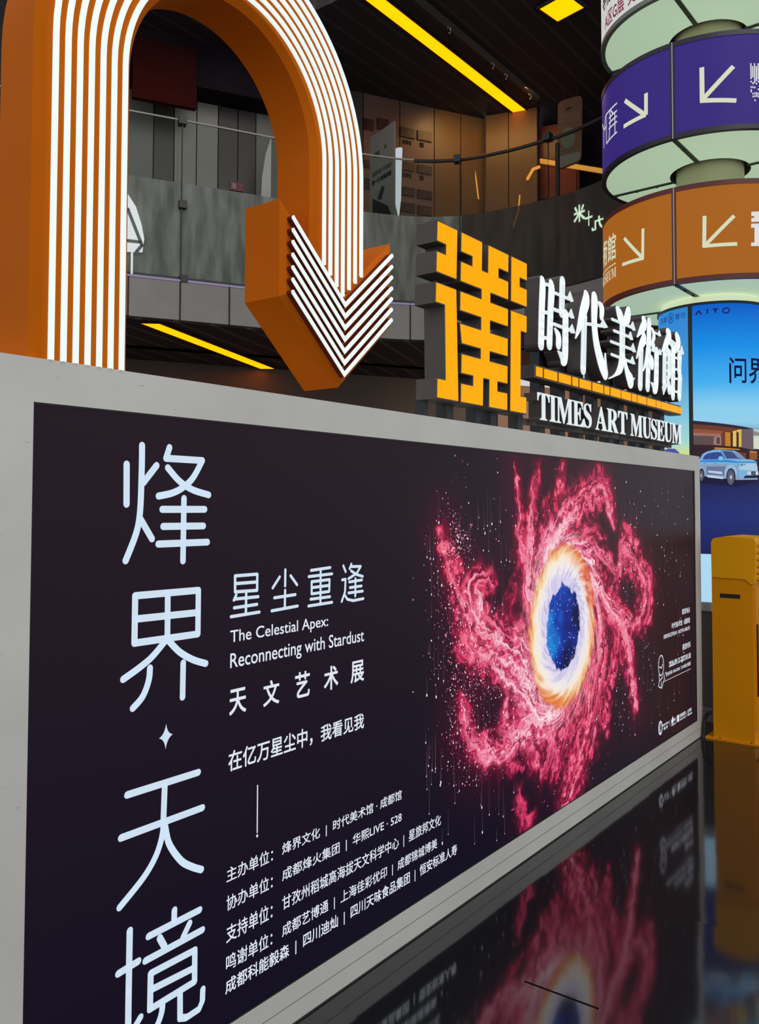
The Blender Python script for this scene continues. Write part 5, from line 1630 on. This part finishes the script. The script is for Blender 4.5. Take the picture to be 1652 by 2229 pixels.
g = MB(); g.lathe(CC, [(R1 + .002, zBandB + .004), (R1 + .014, zBandB), (R1 + .014, zTrim), (R1 - .01, zTrim)], 96); g.build('steel_band', M['steel'], pil)
g = MB(); g.lathe(CC, [(R1 - .005, 0.06), (R1 - .005, zTrim + .01)], 96); g.build('plinth', mat('grey_plinth', (0.095, 0.088, 0.085), 0.45), pil, smooth=True)
g = MB(); g.lathe(CC, [(R1 - .02, 0.085), (R1 + .05, 0.08), (R1 + .06, 0.0)], 96); g.build('base_ring', mat('grey_base_ring', (0.16, 0.155, 0.15), 0.5), pil)
# printed picture, layer by layer
k9 = 1652 / 172.0
PRN = {}
def pmat(rgb):
    if rgb not in PRN:
        PRN[rgb] = glow('print_%d_%d_%d' % rgb, rgb, 0.93, (0.01, 0.01, 0.01), 0.4, 0.05)
    return PRN[rgb]
def picture(name, items, parent, lay=0.002):
    g = MB(); mats = []
    for rgb, pts in items:
        m = pmat(rgb)
        if m not in mats: mats.append(m)
        wrapped(g, D1, [pg([D1.at(q) for q in crop(1480, 900, k9, pts)])], lay, mats.index(m))
        lay += 0.0002
    return g.build(name, mats, parent)
def ell(cx_, cy_, rx, ry, n=28): return [(cx_ + rx * math.cos(k * 2 * math.pi / n), cy_ + ry * math.sin(k * 2 * math.pi / n)) for k in range(n)]
picture('house_print', [
    ((168, 214, 214), [(1500, 330), (1900, 400), (1900, 760), (1500, 740)]), ((150, 140, 120), [(1530, 360), (1600, 380), (1700, 440), (1700, 470), (1530, 460)]), ((214, 224, 196), [(1530, 480), (1700, 500), (1700, 750), (1530, 740)]),
    ((52, 34, 42), [(272, 640), (1300, 690), (1535, 770), (1900, 800), (1900, 1300), (272, 1300)]),
    ((108, 92, 104), [(1250, 280), (1525, 320), (1532, 770), (1240, 700)]), ((44, 38, 60), [(272, 150), (1525, 318), (1310, 330), (272, 222)]),
    ((112, 60, 44), [(272, 222), (1285, 325), (1295, 700), (272, 655)]), ((150, 84, 58), [(272, 320), (900, 370), (830, 480), (272, 410)]), ((164, 112, 104), [(272, 405), (850, 430), (840, 480), (272, 465)]), ((96, 78, 80), [(272, 465), (860, 480), (870, 660), (272, 640)]),
    ((160, 124, 122), [(710, 490), (860, 470), (860, 665), (700, 655)]), ((84, 66, 70), [(765, 500), (830, 500), (830, 640), (765, 640)]),
    ((196, 128, 42), [(940, 390), (1050, 400), (1055, 690), (945, 680)]), ((70, 38, 30), [(1050, 400), (1095, 400), (1095, 690), (1055, 690)]), ((226, 196, 96), [(1100, 370), (1172, 355), (1172, 692), (1100, 690)]), ((76, 50, 30), [(1172, 355), (1215, 390), (1215, 695), (1172, 692)]), ((222, 190, 84), [(1180, 345), (1278, 330), (1278, 700), (1222, 700), (1222, 400), (1180, 385)]),
    ((200, 140, 60), [(725, 710), (1240, 745), (1240, 768), (725, 745)]), ((150, 84, 44), [(1440, 780), (1600, 800), (1600, 970), (1440, 950)]), ((206, 140, 70), [(1450, 785), (1595, 800), (1590, 825), (1455, 815)]), ((120, 62, 40), [(1200, 800), (1260, 820), (1370, 830), (1370, 960), (1300, 950)]),
], ad)
car = [
    ((28, 26, 62), [(430, 1330), (1620, 1330), (1620, 1420), (1150, 1520), (430, 1450)]),
    ((124, 182, 224), [(412, 975), (475, 850), (560, 800), (720, 757), (850, 757), (1000, 772), (1130, 780), (1210, 822), (1355, 955), (1520, 970), (1580, 1015), (1604, 1150), (1612, 1270), (1602, 1380), (1200, 1392), (1150, 1385), (930, 1362), (560, 1318), (412, 1280)]),
    ((142, 160, 190), [(412, 1080), (700, 1060), (1000, 1060), (1190, 1090), (1230, 1392), (1150, 1385), (930, 1362), (560, 1318), (412, 1280)]),
    ((104, 122, 160), [(560, 1110), (960, 1110), (930, 1300), (560, 1280)]),
    ((196, 208, 228), [(580, 1195), (860, 1215), (890, 1250), (870, 1272), (600, 1235)]), ((198, 216, 236), [(555, 1290), (700, 1300), (920, 1335), (890, 1372), (580, 1335)]),
    ((60, 140, 214), [(430, 985), (700, 965), (1000, 970), (1200, 1005), (1540, 1010), (1580, 1040), (1200, 1035), (900, 1020), (430, 1020)]),
    ((52, 72, 150), [(475, 965), (515, 885), (600, 830), (750, 808), (850, 815), (935, 950), (760, 958)]), ((80, 90, 160), [(610, 830), (625, 826), (618, 960), (604, 962)]), ((70, 84, 150), [(742, 808), (756, 808), (765, 958), (748, 958)]),
    ((66, 80, 138), [(882, 780), (1060, 795), (1210, 845), (1330, 955), (960, 945)]), ((130, 146, 190), [(1080, 800), (1210, 845), (1330, 955), (1200, 930)]), ((92, 160, 220), [(840, 760), (880, 775), (965, 945), (935, 950), (850, 815)]),
    ((132, 196, 232), ell(850, 938, 52, 44)), ((176, 206, 232), [(1200, 1040), (1560, 1045), (1590, 1120), (1600, 1200), (1230, 1180)]),
    ((66, 120, 172), [(1192, 1050), (1370, 1060), (1310, 1092), (1225, 1112)]), ((160, 214, 240), ell(1240, 1080, 20, 22)), ((150, 200, 232), ell(1310, 1082, 22, 16)),
    ((206, 212, 226), [(1390, 1215), (1465, 1215), (1465, 1290), (1390, 1270)]), ((206, 212, 226), [(1550, 1215), (1612, 1215), (1612, 1285), (1550, 1290)]), ((26, 28, 46), [(1465, 1215), (1552, 1215), (1552, 1285), (1465, 1285)]), ((120, 130, 150), [(1485, 1238), (1535, 1236), (1535, 1262), (1485, 1264)]),
    ((34, 32, 52), [(1306, 1355), (1340, 1302), (1604, 1288), (1604, 1350)]), ((150, 160, 190), [(1210, 1360), (1300, 1368), (1600, 1362), (1590, 1385), (1210, 1392)]),
    ((150, 190, 226), ell(1050, 1240, 128, 170)), ((20, 18, 34), ell(1052, 1330, 94, 182)), ((118, 124, 146), ell(1050, 1335, 74, 158)),
    ((140, 176, 212), ell(462, 1240, 74, 130)), ((20, 18, 34), ell(462, 1285, 56, 132)), ((112, 116, 138), ell(460, 1300, 42, 112)),
]
for c0, rx, ry in (((1050, 1335), 74, 158), ((460, 1300), 42, 112)):
    for k in range(18):
        a = k * 2 * math.pi / 18 + .1
        car.append(((44, 42, 60), [(c0[0] + rx * .28 * math.cos(a), c0[1] + ry * .28 * math.sin(a)), (c0[0] + rx * .96 * math.cos(a - .10), c0[1] + ry * .96 * math.sin(a - .10)), (c0[0] + rx * .96 * math.cos(a + .10), c0[1] + ry * .96 * math.sin(a + .10))]))
    car.append(((206, 220, 236), ell(c0[0], c0[1], rx * .22, ry * .22, 14)))
for c0 in ((535, 1050), (735, 1052)):
    car.append(((60, 80, 120), [(c0[0] - 18, c0[1] - 8), (c0[0] + 16, c0[1] - 8), (c0[0] + 12, c0[1] + 4), (c0[0] - 10, c0[1] + 4)]))
picture('car_print', car, ad, 0.0075)
g = MB(); ms2 = [pmat((28, 24, 100)), pmat((14, 10, 60))]
kB1 = 1652 / 120.0
for st in ([(1022, 630), (1110, 500), (1192, 608)], [(1372, 448), (1372, 588)], [(1535, 458), (1680, 448)], [(1608, 455), (1612, 565)]):
    wrapped(g, D1, strip_shape(D1, crop(1440, 640, kB1, st), 0.011), 0.002, 0)
cO = D1.at((1580.2, 676)); oo = [(cO[0] + .022 * math.cos(k * math.pi / 12), cO[1] + .018 * math.sin(k * math.pi / 12)) for k in range(25)]
wrapped(g, D1, [bar2d(oo[k], oo[k + 1], .010) for k in range(24)], 0.002, 0)
g.build('brand_lettering', ms2, ad)
g = MB()
for ch, x0, x1 in (('问', 1587, 1624), ('界', 1629, 1664)):
    vs_, fs_ = type_2d(ch, D1.at((x0, 800))[0], D1.at((x1, 800))[0], D1.at((1600, 834))[1], D1.at((1600, 778))[1], 0.008)
    wrapped(g, D1, [(vs_, fs_)], 0.002, 0)
g.build('name_lettering', pmat((14, 10, 60)), ad)
g = MB()
zc = D1.at((1475, 689))[1]
for ch, x0, x1 in (('鸿', 1438.5, 1444), ('蒙', 1445.5, 1451.5), ('智', 1470, 1479.5), ('行', 1482, 1492.5)):
    vs_, fs_ = type_2d(ch, D1.at((x0, 689))[0], D1.at((x1, 689))[0], zc - .022, zc + .022, 0.01)
    wrapped(g, D1, [(vs_, fs_)], 0.002)
cO = D1.at((1460.3, 692)); rO = abs(D1.at((1466, 692))[0] - cO[0])
oo = [(cO[0] + rO * math.cos(k * math.pi / 12), zc + .036 * math.sin(k * math.pi / 12)) for k in range(25)]
wrapped(g, D1, [bar2d(oo[k], oo[k + 1], .006) for k in range(24)] + [pg([(cO[0] - rO * .55, zc - .02), (cO[0] - rO * .12, zc + .022), (cO[0] + rO * .12, zc + .022), (cO[0] + rO * .55, zc - .02), (cO[0] + rO * .2, zc - .02), (cO[0], zc + .006), (cO[0] - rO * .2, zc - .02)])], 0.002)
g.build('brand_lettering', pmat((22, 62, 140)), ad2)
g = MB()
wrapped(g, D1, [pg([D1.at(q) for q in ((1436, 992), (1447, 980), (1455, 976), (1470, 977), (1478, 984), (1481, 992), (1481, 1010), (1436, 1010))])], 0.002)
g.build('car_roof_print', pmat((84, 84, 170)), ad2)

# ------------------------------------------------------------------ yellow machine right of the light box
mx0 = 5.68
yel_m = mottle(mat('yellow_enamel', (0.5, 0.26, 0.012), 0.5, spec=0.12), (0.78, 0.29, 0.002), (0.84, 0.32, 0.003), 2, 2)
MW = Wall((mx0, 0), (0, -1))                    # its side facing down the court: s = -y
kio = thing('vending_machine', 'yellow metal vending machine with rounded hood standing beside the light box end', 'machine', (5.9, -0.21, 0))
def mw(px, py, o=0.0): return MW.at((px, py), o)
sl_, sr_ = mw(1552, 1500)[0], mw(1641.5, 1500)[0]
zH = 1.01
x1m = 6.11
g = MB(); g.prism(MW, [(sl_, 0.012), (sr_, 0.012), (sr_, zH + .1), (sl_, zH + .1)], -(x1m - mx0), 0.0); g.build('cabinet', yel_m, kio)
# hood: side outline extruded along the width
ho = [mw(1549.5, 1256), mw(1622, 1261), mw(1634.6, 1272.5), mw(1644, 1272.5), mw(1644.5, 1200), mw(1644, 1180), mw(1641, 1172), mw(1577, 1167.5), mw(1572, 1168.5), mw(1555, 1171), mw(1550.5, 1174), mw(1548, 1181), mw(1548, 1190)]
g = MB(); g.prism(MW, ho, -(x1m - mx0) - .006, 0.006); hd = g.build('hood', mottle(mat('yellow_hood', (0.55, 0.29, 0.016), 0.5, spec=0.12), (0.90, 0.39, 0.004), (0.95, 0.42, 0.005), 2, 2), kio)
bv = hd.modifiers.new('soft', 'BEVEL'); bv.width = 0.008; bv.segments = 3; bv.limit_method = 'ANGLE'
a, c = mw(1567.3, 1302), mw(1611, 1293)
g = MB(); z_ = (a[1] + c[1]) / 2; g.rect(MW, a[0], c[0], z_ - .013, z_ + .013, -0.02, 0.0015); g.build('slot', M['black'], kio)
riv = mat('rivet', (0.7, 0.6, 0.4), 0.3, 0.7)
for px, py in ((1552.2, 1275), (1564.3, 1276), (1627, 1280), (1639, 1280.5)):
    s_, z_ = mw(px, py); g = MB(); g.prism(MW, [(s_ + .0035 * math.cos(k * math.pi / 4), z_ + .0035 * math.sin(k * math.pi / 4)) for k in range(8)], 0, 0.003); g.build('rivet', riv, kio)
# front face: grille of knobs and a glass door strip
FW_ = Wall((mx0, -sr_), (1, 0))
g = MB(); g.rect(FW_, 0.02, 0.41, 0.10, 0.98, 0.0, 0.012); g.build('front_door', yel_m, kio)
FH = Wall((mx0, -mw(1644.5, 1200)[0]), (1, 0))
g = MB()
for i in range(5):
    for j in range(6):
        s_, z_ = 0.05 + i * .075, 1.03 + j * .043
        g.prism(FH, [(s_ + .016 * math.cos(k * math.pi / 6), z_ + .014 * math.sin(k * math.pi / 6)) for k in range(12)], 0.0, 0.010)
g.build('embossed_knobs', yel_m, kio)
g = MB(); g.rect(FW_, 0.03, 0.05, 0.3, 0.75, 0.012, 0.02); g.build('side_slot', M['black'], kio)
g = MB(); g.box((mx0 - 0.012, -0.36, 0.0), (x1m + .02, -0.03, 0.012)); bp_ = g.build('base_plate', yel_m, kio)
for y in (-0.12, -0.31):
    g = MB(); g.lathe((mx0 - .004, y), [(0.005, 0.012), (0.005, 0.017), (0.0004, 0.017)], 10); g.build('bolt', M['post'], bp_)
# cable
g = MB()
pc = [Vector((5.700, -0.064, 0.16)), Vector((5.700, -0.052, 0.162)), Vector((5.70, -0.040, 0.155)), Vector((5.697, -0.022, 0.12)), Vector((5.685, -0.018, 0.06)), Vector((5.675, -0.018, 0.014)), Vector((5.66, -0.022, 0.012))]
g.tube([tuple(q) for q in smooth_path([tuple(q) for q in pc], 6)], 0.012)
tag(g.build('power_cable', M['black'], smooth=True), 'black cable looping from the yellow machine to the floor at the light box corner', 'cable')
